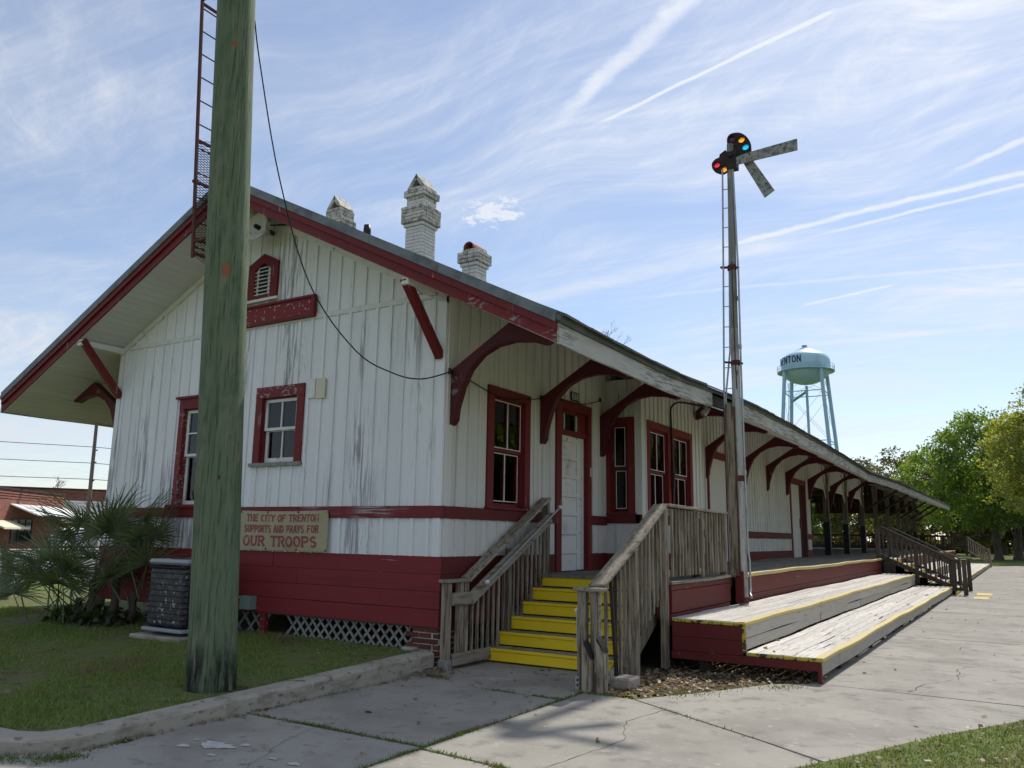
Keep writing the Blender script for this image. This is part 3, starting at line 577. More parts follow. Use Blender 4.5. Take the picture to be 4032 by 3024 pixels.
# gable boards
WG = 'white'
siding(PG, -GW+.11, -.11, 1.30, 1.765, OG, WG, phase=-.199)
siding(PG, -GW+.11, -.11, 1.92, 4.60, [(-3.45, -2.47, 2.5, 3.66), (-5.24, -4.10, 1.9, 3.66)], WG, phase=-.199)
siding(PG, -GW+.05, -.05, 4.68, 5, [], WG, phase=-.199, top=lambda a: max(4.685, sof(a)-.005))
for x0, x1 in ((-GW, -GW+.11), (-.11, 0)):
    slabP(MB(), PG, x0, x1, 0, .042, 1.30, 4.60).ob('corner_board', 'white', dep)
slabP(MB(), PR, .002, .115, 0.001, .032, 1.30, 4.60).ob('corner_board', 'cream', dep)
for k in range(7): slabP(MB(), PG, -GW+.05+k*(GW-.1)/7, -GW+.05+(k+1)*(GW-.1)/7-.003, .0, .036+U(0, .004), 4.602, 4.678).ob('trim_board', 'trimw', dep)
for s in (-1, 1):                                                      # rake frieze under the soffit
    a, b = (RX - s*GW/2, RX)
    mb = MB(); P0, P1 = (a+s*0.0, sof(a)), (b, sof(b))
    mb.add([PG(P0[0], o, P0[1]-h) for o in (.0, .056) for h in (.10, .002)] + [PG(P1[0], o, P1[1]-h) for o in (.0, .056) for h in (.10, .002)], [(0, 1, 5, 4), (2, 6, 7, 3), (0, 4, 6, 2), (1, 3, 7, 5), (0, 2, 3, 1), (4, 5, 7, 6)])
    fixn(mb.ob('rake_frieze', 'trimw', dep))
# belt course
for x0, x1 in ((-GW-.01, -5.36), (-5.357, -3.6), (-3.597, -1.84), (-1.837, .045)): slabP(MB(), PG, x0, x1, .0, .052, 1.768, 1.917).ob('belt_board', 'redbelt', dep)
for y0, y1 in ((-.05, 2.865), (4.09, 4.68)): slabP(MB(), PR, y0, y1, .0, .052, 1.765, 1.914).ob('belt_board', 'redy', dep)
slabP(MB(), PS, .045, .70, .0, .045, 1.80, 1.95).ob('belt_board', 'redy', dep); slabP(MB(), PB, 4.67, 7.78, .0, .045, 1.80, 1.95).ob('belt_board', 'redy', dep)
for y0, y1 in ((7.8, 10.2), (12.4, 15.4), (15.403, 18.3), (20.55, 21.3)): slabP(MB(), PR, y0, y1, .0, .05, 1.60, 1.77).ob('belt_board', 'redy', dep)
# red skirt below
for k in range(4):
    z0, z1 = .47+k*.208, .47+(k+1)*.208-.004
    if k == 3: z1 = 1.302
    br = [-GW-.012, -4.9+U(-.5, .5), -2.6+U(-.4, .4), .03] if k != 1 else [-GW-.012, -3.7, -.9, .03]
    for x0, x1 in zip(br, br[1:]): slabP(MB(), PG, x0, x1-.003, -.02, .030+U(0, .006)+.004*(3-k), z0+U(0, .004), z1).ob('skirt_board', 'red', dep)
    slabP(MB(), PR, -.028, 2.86, -.02, .030+U(0, .006), z0, z1).ob('skirt_board', 'redy', dep)
slabP(MB(), PR, 4.09, 4.70, .0, .036, DZ, 1.305).ob('skirt_board', 'redy', dep); slabP(MB(), PB, 4.7, 7.76, .0, .036, DZ, 1.30).ob('skirt_board', 'redy', dep); slabP(MB(), PS, .04, .69, .0, .036, DZ, 1.30).ob('skirt_board', 'redy', dep)
for y0, y1 in ((7.8, 10.2), (12.4, 18.3), (20.55, 21.32)): slabP(MB(), PR, y0, y1, .0, .034, DZ-.03, 1.25).ob('skirt_board', 'redy', dep)
# platform wall boards
ORc = [(.92, 2.07, 1.90, 3.60), (2.86, 4.10, 0, 3.72), (10.2, 12.4, 0, 3.6), (18.3, 20.55, 0, 3.52), (4.70, 7.77, 0, 4.27)]
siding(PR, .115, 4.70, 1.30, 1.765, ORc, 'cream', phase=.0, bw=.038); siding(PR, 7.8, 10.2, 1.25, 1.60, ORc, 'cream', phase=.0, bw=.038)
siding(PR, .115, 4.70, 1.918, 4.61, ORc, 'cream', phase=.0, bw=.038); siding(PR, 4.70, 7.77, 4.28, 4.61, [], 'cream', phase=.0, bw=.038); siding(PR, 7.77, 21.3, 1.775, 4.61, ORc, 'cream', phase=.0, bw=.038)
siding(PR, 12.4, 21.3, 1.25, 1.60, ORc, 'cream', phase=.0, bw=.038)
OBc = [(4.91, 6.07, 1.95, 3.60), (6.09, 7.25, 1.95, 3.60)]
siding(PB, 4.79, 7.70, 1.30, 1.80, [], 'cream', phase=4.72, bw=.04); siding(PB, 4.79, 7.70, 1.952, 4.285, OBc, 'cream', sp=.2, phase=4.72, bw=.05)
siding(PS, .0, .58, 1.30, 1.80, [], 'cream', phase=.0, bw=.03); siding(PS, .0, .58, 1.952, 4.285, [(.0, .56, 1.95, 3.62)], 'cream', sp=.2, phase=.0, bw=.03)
slabP(MB(), PS, .58, .705, 0, .045, 1.30, 4.285).ob('corner_board', 'cream', dep); slabP(MB(), PB, 4.674, 4.79, 0.001, .046, 1.30, 4.285).ob('corner_board', 'cream', dep); slabP(MB(), PB, 7.70, 7.78, 0, .046, 1.30, 4.285).ob('corner_board', 'cream', dep)
# windows
wl = window(PG, -3.46, -2.47, 2.55, 3.67, .135, .165, 'redold', 'redv', 'trimw', 2, 1, 1, 3.045, (-3.50, -2.45, 2.495, 2.548, .075, 'lattice')); wl['label'] = 'small gable window with badly flaked red casing'
window(PG, -5.24, -4.10, 1.95, 3.63, .12, .165, 'redv', 'redold', 'trimw', 2, 2, 1, 2.735, (-5.33, -4.0, 1.918, 1.962, .09, 'red'))
slabP(MB(), PG, -5.31, -4.03, .0, .085, 3.632, 3.668).ob('window_cap', 'redv', dep)
window(PR, .93, 2.06, 1.93, 3.60, .15, .13, 'redv', 'redv', 'redv', 2, 1, 1, 2.735, (.90, 2.10, 1.917, 1.945, .09, 'redv'), sash_w=.05)
window(PB, 4.92, 6.07, 1.97, 3.59, .14, .13, 'redv', 'redv', 'redv', 2, 1, 1, 2.71, (4.90, 6.08, 1.951, 1.972, .08, 'redv'), sash_w=.045)
window(PB, 6.09, 7.24, 1.97, 3.59, .13, .13, 'redv', 'redv', 'redv', 2, 1, 1, 2.71, (6.085, 7.26, 1.951, 1.972, .08, 'redv'), sash_w=.045)
window(PS, .0, .565, 1.97, 3.61, .12, .12, 'redv', 'redv', 'redv', 1, 1, 1, 2.745, (.0, .60, 1.951, 1.972, .07, 'redv'), sash_w=.03)
# thin white putty beads round the panes of the platform windows
for P, a0, a1, zs_ in ((PR, 1.10, 1.90, (2.03, 2.70, 2.76, 3.43)), (PB, 5.08, 5.91, (2.05, 2.68, 2.74, 3.41)), (PB, 6.24, 7.09, (2.05, 2.68, 2.74, 3.41)), (PS, .14, .425, (2.05, 2.70, 2.77, 3.45))):
    for (z0, z1, od) in ((zs_[0], zs_[1], -.052), (zs_[2], zs_[3], -.012)):
        pb = MB(); x0, x1 = a0+.045, a1-.045; t = .012
        slabP(pb, P, x0, x0+t, od, od+.006, z0, z1); slabP(pb, P, x1-t, x1, od, od+.006, z0, z1); slabP(pb, P, x0+t, x1-t, od, od+.006, z0, z0+t); slabP(pb, P, x0+t, x1-t, od, od+.006, z1-t, z1)
        if P is not PS: slabP(pb, P, (x0+x1)/2-.011, (x0+x1)/2+.011, od+.001, od+.0075, z0+t, z1-t)
        pb.ob('putty_bead', 'trimw', dep)
slabP(MB(), PG, -2.40, -2.26, .03, .05, 3.44, 3.72).ob('patch_board', 'trimw', dep); slabP(MB(), PG, -2.235, -2.06, .042, .056, 3.42, 3.71).ob('patch_board', 'cream2', dep)
# entrance door with transom
db = MB()
slabP(db, PR, 2.87, 3.035, 0, .05, DZ, 3.57); slabP(db, PR, 3.965, 4.085, 0, .05, DZ, 3.57); slabP(db, PR, 2.87, 4.085, 0, .054, 3.57, 3.72)
slabP(db, PR, 3.035, 3.965, -.06, .02, 3.18, 3.25); slabP(db, PR, 3.035, 3.05, -.12, -.001, DZ, 3.18); slabP(db, PR, 3.95, 3.965, -.12, -.001, DZ, 3.18); slabP(db, PR, 3.68, 3.965, -.07, -.01, 3.25, 3.57); slabP(db, PR, 3.035, 3.68, -.07, -.015, 3.52, 3.57)
doorf = db.ob('door_frame', 'redv', dep)
for y0, y1 in ((3.05, 3.235), (3.255, 3.66)): MB().add([PR(y0, -.045, 3.26), PR(y1, -.045, 3.26), PR(y1, -.045, 3.51), PR(y0, -.045, 3.51)], [(0, 1, 2, 3)]).ob('transom_pane', 'glass', doorf)
slabP(slabP(MB(), PR, 3.235, 3.255, -.05, -.02, 3.25, 3.52), PR, 3.66, 3.68, -.05, -.015, 3.25, 3.52).ob('transom_muntin', 'trimw', doorf)
dr = slabP(MB(), PR, 3.052, 3.948, -.09, -.055, DZ+.01, 3.175).ob('door', 'trimw', dep)
slabP(MB(), PR, 3.052, 3.10, -.055, -.04, DZ+.02, 3.17).ob('door_stile', 'trimw', dr); slabP(MB(), PR, 3.72, 3.86, -.055, -.04, DZ+.02, 3.17).ob('door_stile', 'trimw', dr); slabP(MB(), PR, 3.88, 3.945, -.055, -.03, DZ+.02, 3.17).ob('door_stile', 'trimw', dr)
for k in range(7):
    z0 = DZ+.06+k*.295; slabP(MB(), PR, 3.11, 3.71, -.055, -.049, z0, z0+.20).ob('door_panel', 'trimw', dr); slabP(MB(), PR, 3.10, 3.72, -.055, -.026, z0+.215, z0+.275).ob('door_rail', 'trimw', dr)
slabP(MB(), PR, 4.03, 4.05, .05, .062, 2.55, 2.70).ob('door_bell', 'chrome', dep)
# freight doors
f2 = slabP(slabP(slabP(MB(), PR, 10.2, 10.3, 0, .05, DZ, 3.45), PR, 12.3, 12.4, 0, .05, DZ, 3.45), PR, 10.2, 12.4, 0, .055, 3.45, 3.62).ob('freight_door_frame', 'redv', dep)
slabP(MB(), PR, 10.3, 12.3, -.05, .012, DZ, 3.449).ob('freight_door', 'cream', f2)
f3 = slabP(slabP(slabP(MB(), PR, 18.30, 18.42, 0, .05, DZ, 3.36), PR, 20.40, 20.55, 0, .05, DZ, 3.36), PR, 18.30, 20.55, 0, .055, 3.36, 3.53).ob('freight_door_frame', 'redv', dep)
slabP(MB(), PR, 18.42, 19.50, -.03, .04, DZ, 3.33).ob('freight_door', 'cream', f3); slabP(MB(), PR, 19.502, 20.40, -.12, -.04, DZ, 3.359).ob('freight_door', 'darkred', f3); slabP(MB(), PR, 19.42, 19.48, .041, .075, 1.95, 2.25).ob('door_latch', 'redv', f3)
# louvred vent in the gable
def gpoly(poly, o0, o1, name, m, par): return fixn(MB().prism(poly, lambda u, v, a: PG(u, a, v), o0, o1).ob(name, m, par))
lv = MB()
for q in ([(-3.80, 5.05), (-3.66, 5.05), (-3.66, 5.52), (-3.80, 5.61)], [(-3.30, 5.05), (-3.16, 5.05), (-3.16, 5.62), (-3.30, 5.52)], [(-3.80, 5.612), (-3.66, 5.522), (-3.58, 5.575), (-3.475, 5.62), (-3.475, 5.77)], [(-3.475, 5.77), (-3.475, 5.62), (-3.38, 5.575), (-3.30, 5.522), (-3.16, 5.622)], [(-3.66, 5.05), (-3.30, 5.05), (-3.30, 5.10), (-3.66, 5.10)]):
    lv.prism(q, lambda u, v, a: PG(u, a, v), .041, .085)
lvo = fixn(lv.ob('louvre_frame', 'redv', dep)); box('louvre_back', 'black', lvo, -3.66, -3.30, -.040, -.036, 5.1, 5.62)
box('louvre_sill', 'trimw', lvo, -3.84, -3.12, -.10, -.041, 5.008, 5.048)
for k in range(8):
    z = 5.105+k*.060; hw = .178 if z < 5.5 else .14-(z-5.5)*1.4
    MB().beam((RX+.017-hw, -.062, z+.028), (RX+.017+hw, -.062, z+.028), .042, .009, (0, -.75, 1)).ob('louvre_slat', 'trimw', lvo)
# brackets and struts
BR = [(.0, 3.627), (.0, 2.93), (.045, 2.945), (.08, 3.0), (.096, 3.141), (.182, 3.41), (.292, 3.625), (.474, 3.795), (.678, 3.885), (.924, 3.918), (1.187, 3.888), (1.337, 3.835), (1.40, 3.832), (1.45, 3.86)]
def bracket(y, x0=0., s=1, sg=1, label=None):
    poly = []
    for u, v in BR:
        if u*1.0 < x0: continue
        poly.append((u, v))
    if x0: poly = [(x0, 4.02), (x0, 3.86)] + [q for q in BR if q[0] > x0+.05]
    dzb = sag(y)*.7 if y > 5 else 0
    poly = [(u, v + dzb*u/1.4) for u, v in poly]
    top = [(1.42, sof(1.42)-.012+dzb), (.88, sof(.88)-.012+dzb*.6)]
    fx = (lambda u, v, a: (u+.02, a, v)) if sg > 0 else (lambda u, v, a: (-GW-u-.02, a, v))
    return fixn(MB().prism(poly + top, fx, y-.06, y+.06).ob('bracket', 'redbr', dep))
for y in (.115, 2.44, 4.52, 10.12, 13.2, 15.5, 17.9, 21.1, 25.1): bracket(y)
bracket(7.45, .72); bracket(.115, sg=-1); bracket(6.0, sg=-1)
bracket(29.2); 
for x in (-.085, -GW+.085):
    MB().beam((x, -.03, 3.80), (x, -.80, sof(x)-.02), .105, .105, (1, 0, 0), .008).ob('gable_strut', 'redv', dep)
for x in (-.06, -GW+.06, RX): MB().beam((x, -.045, sof(x)-.05), (x, YF+.03, sof(x)-.05), .11, .10, c=.006).ob('lookout', 'trimw', dep)
# soffit boards
npl = 44; sw = (GW/2+XO)/npl
for sg in (-1, 1):
    for k in range(npl):
        u0, u1 = k*sw, (k+1)*sw-.004; inner = (k+.5)*sw < GW/2
        y1 = .0 if inner else YE
        mb = MB(); ysg = [YF+.02] + ([y for y in (1, 3, 5.8, 8, 11, 16, 20.2, 26.9, 35, 44.7)] if not inner else []) + [y1]
        V = []; F = []
        for y in ysg:
            for u in (u0, u1):
                f = 0 if u < GW/2 else (u-GW/2)/XO
                z = 4.62 + SL*(GW/2-u) + sag(y)*f; x = RX + sg*u; V += [(x, y, z), (x, y, z+.016)]
        for i in range(len(ysg)-1):
            a = i*4; b = a+4; F += [(a, b, b+2, a+2), (a+1, a+3, b+3, b+1), (a, a+1, b+1, b), (a+2, b+2, b+3, a+3)]
        F += [(0, 2, 3, 1), tuple(len(V)-4+i for i in (0, 1, 3, 2))]
        fixn(mb.add(V, F).ob('soffit_board', 'soffit', dep))
# roof sheet (shingled), rake boards, eave fascia
ysr = [YF-.04, 0, 1, 3, 5.8, 8, 11, 16, 20.2, 23, 26.9, 31, 35, 40, 44.7, 50, YE]
def roofz(u, y): return 4.62 + SL*(GW/2-u) + sag(y)*max(0, (u-GW/2+.3)/(XO+.3))
us = [-1, 0, .6, 1.2, 2, 3, 3.6, 4.3, 5.0, GW/2+XO+.05]
V = []; F = []; us2 = us[1:]
for h in (.31, .245):
    for y in ysr:
        for u in [-q for q in us2[:0:-1]] + us2: V.append((RX+u, y, roofz(abs(u), y)+h))
nu = 2*len(us2)-1; ny = len(ysr); N1 = nu*ny
for j in range(ny-1):
    for i in range(nu-1): a = j*nu+i; F += [(a, a+1, a+nu+1, a+nu), (N1+a, N1+a+nu, N1+a+nu+1, N1+a+1)]
for i in range(nu-1): F += [(i, N1+i, N1+i+1, i+1), ((ny-1)*nu+i, (ny-1)*nu+i+1, N1+(ny-1)*nu+i+1, N1+(ny-1)*nu+i)]
for j in range(ny-1):
    a = j*nu; F += [(a, a+nu, N1+a+nu, N1+a)]; a += nu-1; F += [(a, N1+a, N1+a+nu, a+nu)]
roof = MB().add(V, F).ob('roof', 'shing', dep)
mb = MB(); V = []; F = []                                              # solid deck closing roof to soffit
for h in (.230, .020):
    for y in ysr:
        for u in [-q for q in us2[:0:-1]] + us2: V.append((RX+u*.991, max(y, YF+.03), roofz(abs(u)*.991, y)+h+.012))
F = []
for j in range(ny-1):
    for i in range(nu-1): a = j*nu+i; F += [(a, a+1, a+nu+1, a+nu), (N1+a, N1+a+nu, N1+a+nu+1, N1+a+1)]
mb.add(V, F).ob('roof_decking', 'darkwood', roof)
for sg in (-1, 1):
    for i, (h0, h1, y0, y1, m, nm) in enumerate(((.0, .125, YF, YF+.03, 'redold' if sg > 0 else 'redv', 'rake_board'), (.127, .215, YF-.035, YF+.03, 'redv', 'rake_moulding'), (.217, .340, YF-.055, YF+.03, 'drip', 'rake_flashing'))):
        br = [0, 2.3+i*.3, 4.4-i*.2, GW/2+XO]
        for a, b in zip(br, br[1:]):
            b -= .003
            V = [(RX+sg*u, y, 4.62+SL*(GW/2-u)+h) for u in (a, b) for y in (y0, y1) for h in (h0, h1)]
            fixn(MB().add(V, [(0, 1, 3, 2), (4, 6, 7, 5), (0, 4, 5, 1), (2, 3, 7, 6), (0, 2, 6, 4), (1, 5, 7, 3)]).ob(nm, (m if not (nm == 'rake_board' and a < 3) else 'redv'), dep))
def along(name, m, x0, x1, h0, h1, ya, yb, par, steps=None):
    yy = [ya] + [y for y in np.arange(math.ceil(ya), yb, .8)] + [yb]; V = []; F = []
    for y in yy:
        s_ = 3.69+sag(y)+.012*math.sin(y*2.1); V += [(x0, y, s_+h0), (x1, y, s_+h0), (x1, y, s_+h1), (x0, y, s_+h1)]
    for i in range(len(yy)-1):
        a = 4*i
        for k in range(4): F.append((a+k, a+(k+1) % 4, a+4+(k+1) % 4, a+4+k))
    F += [(0, 3, 2, 1), tuple(len(V)-4+i for i in range(4))]
    return fixn(MB().add(V, F).ob(name, m, par))
ya = YF-.01
for yb in (3.9, 7.9, 12.1, 16.4, 20.5, 24.8, 29, 33.2, 37.5, 41.6, 45.8, 50, 54, YE):
    if ya < 4.5 < yb: along('fascia_board', 'fascia', XO, XO+.03, -.12, .10, ya, 4.22, dep); along('fascia_board', 'darkwood', XO-.045, XO-.012, -.10, .10, 4.225, 5.35, dep); ya = 5.38
    along('fascia_board', 'fascia', XO+U(-.004, .004), XO+.03, -.12+U(-.01, .01), .10, ya, yb-.006, dep)
    along('eave_flashing', 'dirtyfl', XO-.02, XO+.06, .102, .205, ya, yb-.004, dep); ya = yb
along('fascia_board', 'fascia', -GW-XO-.03, -GW-XO, -.12, .10, YF-.01, YE, dep); along('eave_flashing', 'drip', -GW-XO-.06, -GW-XO+.02, .102, .205, YF-.01, YE, dep)
y = YF
while y < 46:
    wd = U(.22, .34); z = 3.69+sag(y)+.205; t = U(.008, .03)
    MB().frame((XO-.30, y, z+.145), (.40+U(0, .02), 0, -.195), (0, wd-.006, sag(y+wd)-sag(y)), (0, 0, t)).ob('shingle', 'shing', roof); y += wd

# ---- crawl space: lattice, brick corner pier, loose bits
def slat(x, dr, ztop=.47, zb=.185):
    L = ztop-zb; y = .035 if dr > 0 else .048
    return MB().beam((x, y, ztop), (x+dr*L*.95, y, zb-.01), .008, .034, (dr, 0, .95)).ob('lattice_slat', 'lattice', dep)
for k in range(15): slat(-2.62+k*.148, 1)
for k in range(15): slat(-2.36+k*.148, -1)
for x in (-3.75, -3.5, -3.3): slat(x, 1, .45); slat(x+.35, -1, .45)
for x in (-6.2, -5.6, -5.0): slat(x, 1, .45)
box('skirt_post', 'red', dep, -3.10, -2.99, -.01, .06, .16, .66); box('access_panel', 'red', dep, -2.97, -2.42, -.012, .01, .47, .66)
pier = box('brick_pier', 'mortar', dep, -.40, -.012, .012, .42, -.05, .47)
bA = MB().cbox(-.098, .098, -.045, .045, -.0285, .0285, c=.004); meA = None
def brick(par, x, y, z, rot=0, m='brick', size=None, jit=.003):
    key = ('bk', m, size)
    if key not in BK:
        sx, sy, sz = size or (.196, .092, .058); o = MB().cbox(-sx/2, sx/2, -sy/2, sy/2, -sz/2, sz/2, c=.005).ob('brick', m, par); BK[key] = o.data
    else: o = link(bpy.data.objects.new('brick', BK[key]), par)
    o.location = Vector((x+U(-jit, jit), y+U(-jit, jit), z)) - WL[par.name]; o.rotation_euler = (U(-.01, .01), U(-.01, .01), rot+U(-.012, .012)); return o
BK = {}
for k in range(7):
    z = .0+k*.066+.03; off = .1 if k % 2 else 0
    for x in (-.11-off, -.31-off):
        if x > -.42: brick(pier, x, .052, z)
    if k % 2: brick(pier, -.045, .055, z, PI/2, size=(.092, .092, .058))
    for y in (.20+off*.5, .38): brick(pier, -.055, y-.03, z, PI/2)
blk = cbx('granite_block', 'kerb', dep, -.50, -.30, -.10, .02, .10, .22, c=.02)
# ---- chimneys
def chimney(cx, cy, sz, zroof, zvis, ztop, corb, tent=True, label=None):
    h = sz/2; ch = MB().box(cx-h+.012, cx+h-.012, cy-h+.012, cy+h-.012, zroof, ztop-.02).ob('chimney', 'mortar', dep); ch['label'] = label
    box('chimney_shaft', 'brickw', ch, cx-h, cx+h, cy-h, cy+h, zroof, zvis)
    z = zvis+.036; k = 0; bl = sz/2-.004
    while z < ztop:
        e = max([c[2] for c in corb if c[0] <= z < c[1]] + [0]); hh = h+e; m = 'brickt' if (z > ztop-.30 or (e and random.random() < .55)) else 'brickw'; bw = .09; L = round(hh, 2)-.004
        s1 = (L, bw, .064)
        for sy in (-1, 1):
            for i in (-1, 1): brick(ch, cx+i*hh/2+(0), cy+sy*(hh-bw/2), z, 0, m, s1)
        Ls = round(2*hh-2*bw, 2)-.006; sp = .5
        for sx in (-1, 1):
            if k % 2: brick(ch, cx+sx*(hh-bw/2), cy, z, PI/2, m, (Ls, bw, .064))
            else:
                for i in (-1, 1): brick(ch, cx+sx*(hh-bw/2), cy+i*Ls/4, z, PI/2, m, (Ls/2-.004, bw, .064))
        z += .072; k += 1
    if tent:
        mb = MB(); zt = ztop; q = h-.01
        for s in (-1, 1):
            mb.prism([(cx+s*q, zt), (cx+s*(q-.085), zt), (cx-s*.02, zt+q*1.30-.085), (cx, zt+q*1.36)], lambda u, v, a: (u, a, v), cy-q, cy+q)
        fixn(mb.ob('chimney_cap', 'brickt', ch)); box('flue', 'black', ch, cx-h+.1, cx+h-.1, cy-h+.1, cy+h-.1, ztop-.05, ztop-.01)
    return ch
chimney(-6.175, 4.22, .44, 4.9, 7.85, 8.60, [(8.24, 8.36, .035)], label='short whitewashed chimney left of the black vent pipe')
chimney(-3.89, 4.22, .44, 5.9, 6.85, 8.58, [(7.74, 7.82, .03), (7.82, 8.12, .075), (8.38, 8.48, .045)], label='tall whitewashed brick chimney with two corbelled bands')
c3 = chimney(-2.50, 4.18, .35, 5.5, 6.42, 7.0, [(6.66, 6.74, .03), (6.74, 6.90, .07)], False, label='lowest chimney topped with a red clay half pipe')
mb = MB()
for a0 in range(0, 200, 20):
    t0, t1 = math.radians(a0-10), math.radians(a0+10)
    mb.add([(-2.50+r*math.cos(t), y, 7.0+r*math.sin(t)) for y in (3.96, 4.44) for r in (.10, .118) for t in (t0, t1)], [(0, 1, 3, 2), (4, 6, 7, 5), (2, 3, 7, 6), (0, 4, 5, 1)])
fixn(mb.ob('clay_pipe', 'clay', c3))
MB().lathe([(.0, 8.03), (.075, 8.03), (.082, 7.9), (.082, 5.4)], 16, (-5.24, 4.1, 0)).ob('vent_pipe', 'black', dep)
# ---- open freight shed beyond the closed rooms
box('shed_floor', 'deck', dep, -GW-.6, 0, 21.3, 57.6, DZ-.12, DZ-.004)
PY = [24.3, 28.3, 32.7, 37.1, 41.6, 46.4, 51.2, 55.5]
for i, y in enumerate(PY):
    for x in (-.02, -GW+.02):
        p = cbx('post', 'postwood', dep, x-.10, x+.10, y-.10, y+.10, DZ+1.22, 4.35, c=.01); cbx('post_base', 'black', p, x-.11, x+.11, y-.11, y+.11, DZ, DZ+1.22, c=.01)
    for s in (-1, 1): MB().beam((-.02, y+s*.10, 3.25), (-.02, y+s*.75, 4.28), .08, .09, (1, 0, 0)).ob('knee_brace', 'postwood', dep)
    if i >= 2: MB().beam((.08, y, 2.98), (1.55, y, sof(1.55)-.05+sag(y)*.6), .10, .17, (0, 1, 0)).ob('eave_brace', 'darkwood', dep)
box('top_plate', 'postwood', dep, -.12, .08, 21.31, 57.5, 4.34, 4.52); box('top_plate', 'postwood', dep, -GW-.08, -GW+.12, 21.31, 57.5, 4.34, 4.52)
# boarded valance over the first bays with arched cut-outs
def arch(y):
    e = [21.3, 24.2, 28.2, 32.6]
    for a, b in zip(e, e[1:]):
        if a <= y <= b: return 3.10 + .34*min(1, 9*min(y-a, b-y)/(b-a))
    return 4.3
yv = 21.32
while yv < 32.5:
    y1 = yv+.13
    fixn(MB().add([(-.01, yv, arch(yv+.03)), (-.01, y1-.006, arch(y1)), (.015, y1-.006, arch(y1)), (.015, yv, arch(yv+.03)), (-.01, yv, 4.5), (-.01, y1-.006, 4.5), (.015, y1-.006, 4.5), (.015, yv, 4.5)], [(0, 3, 2, 1), (4, 5, 6, 7), (0, 1, 5, 4), (1, 2, 6, 5), (2, 3, 7, 6), (3, 0, 4, 7)]).ob('valance_board', 'cream', dep)); yv = y1
# far end: boarded gable over a beam, inside faces seen from the platform
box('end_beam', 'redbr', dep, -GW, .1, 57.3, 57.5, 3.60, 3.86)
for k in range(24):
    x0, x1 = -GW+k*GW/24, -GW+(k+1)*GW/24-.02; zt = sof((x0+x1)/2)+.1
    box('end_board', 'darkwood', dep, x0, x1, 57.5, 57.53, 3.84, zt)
for i in range(12): box('ceiling_tie', 'darkwood', dep, -GW, 0, 22.5+i*3-.06, 22.5+i*3+.06, 4.36, 4.52) if i % 2 else None

# ------------------------------------------------------------------ loading platform, wide steps, stairs
plat = thing('loading_platform', 'long timber loading platform with worn yellow edge along the depot wall', 'platform', (1.1, 20, 0))
def wv(y, p=0): return .012*math.sin(y*.85+p) + .008*math.sin(y*2.2+1.3*p)
def plank(name, m, par, x0, x1, ya, yb, z, th=.035, p=0, rnd=.0, tilt=0):
    yy = [ya]; 
    while yb-yy[-1] > .9: yy.append(yy[-1]+.7)
    yy.append(yb); V = []; F = []
    fx0, fx1 = (x0 if callable(x0) else (lambda y, v=x0: v)), (x1 if callable(x1) else (lambda y, v=x1: v))
    for y in yy:
        h = z(y)+wv(y, p)*(.6); b = wv(y, p+2)*.35; x0, x1 = fx0(y), fx1(y)
        if rnd: q = [(x0+b, h-th), (x1+b-rnd*.3, h-th), (x1+b, h-th+rnd), (x1+b, h-rnd), (x1+b-rnd*.4, h-rnd*.35), (x1+b-rnd, h), (x0+b, h)]
        else: q = [(x0, h-th), (x1, h-th), (x1, h-.004), (x1-.004, h+tilt), (x0+.004, h), (x0, h-.004)]
        V += [(a, y, c) for a, c in q]
    n = len(q)
    for i in range(len(yy)-1):
        for k in range(n): F.append((i*n+k, i*n+(k+1) % n, (i+1)*n+(k+1) % n, (i+1)*n+k))
    F += [tuple(range(n))[::-1], tuple(range(len(V)-n, len(V)))]
    return fixn(MB().add(V, F).ob(name, m, par))
def rowbreaks(ya, yb, first=None):
    o = [ya]; y = ya + (first or U(1.5, 4.5))
    while y < yb-1.2: o.append(y); y += U(3.6, 4.9)
    return o + [yb]
for k in range(15):
    x0 = .03+k*.146; x1 = x0+.140; ys0 = 2.21 if x0 < 2.02 else 1.76
    for a, b in zip(*(lambda r: (r, r[1:]))(rowbreaks(ys0, 57.4))):
        if b > 4.7 and a < 7.75 and x0 < .7:
            if a < 4.6: plank('deck_board', 'deck', plat, x0, x1, a, 4.66, lambda y: DZ+U(-.004, .004))
            continue
        if a < 4.55 < b and x0 > 1.95: plank('deck_board', 'deck', plat, x0, x1, a, 4.15, lambda y: DZ); a = 4.72
        plank('deck_board', 'deck', plat, x0, x1, a, b-.006, (lambda d: lambda y: DZ+d)(U(-.004, .004)))
box('deck_joists', 'darkwood', plat, .04, 2.15, 2.25, 57.3, DZ-.20, DZ-.05)
ya = 5.0
for yb in (8.1, 11.4, 15.1, 19.0, 21.4): plank('edge_board', 'yedge', plat, 2.22, 2.27, ya, yb-.01, lambda y: DZ+.006, .06, 1, .012); ya = yb
ya = 23.4
for yb in (27.5, 32, 37, 42, 47, 52, 57): plank('edge_board', 'yedge', plat, 2.22, 2.27, ya, yb-.01, lambda y: DZ+.006, .06, 1, .012); ya = yb
for a, b in ((1.75, 3.1), (3.103, 4.25)): plank('edge_board', 'woody', plat, 2.215, 2.30, a, b, lambda y: DZ+.004, .035, 3)
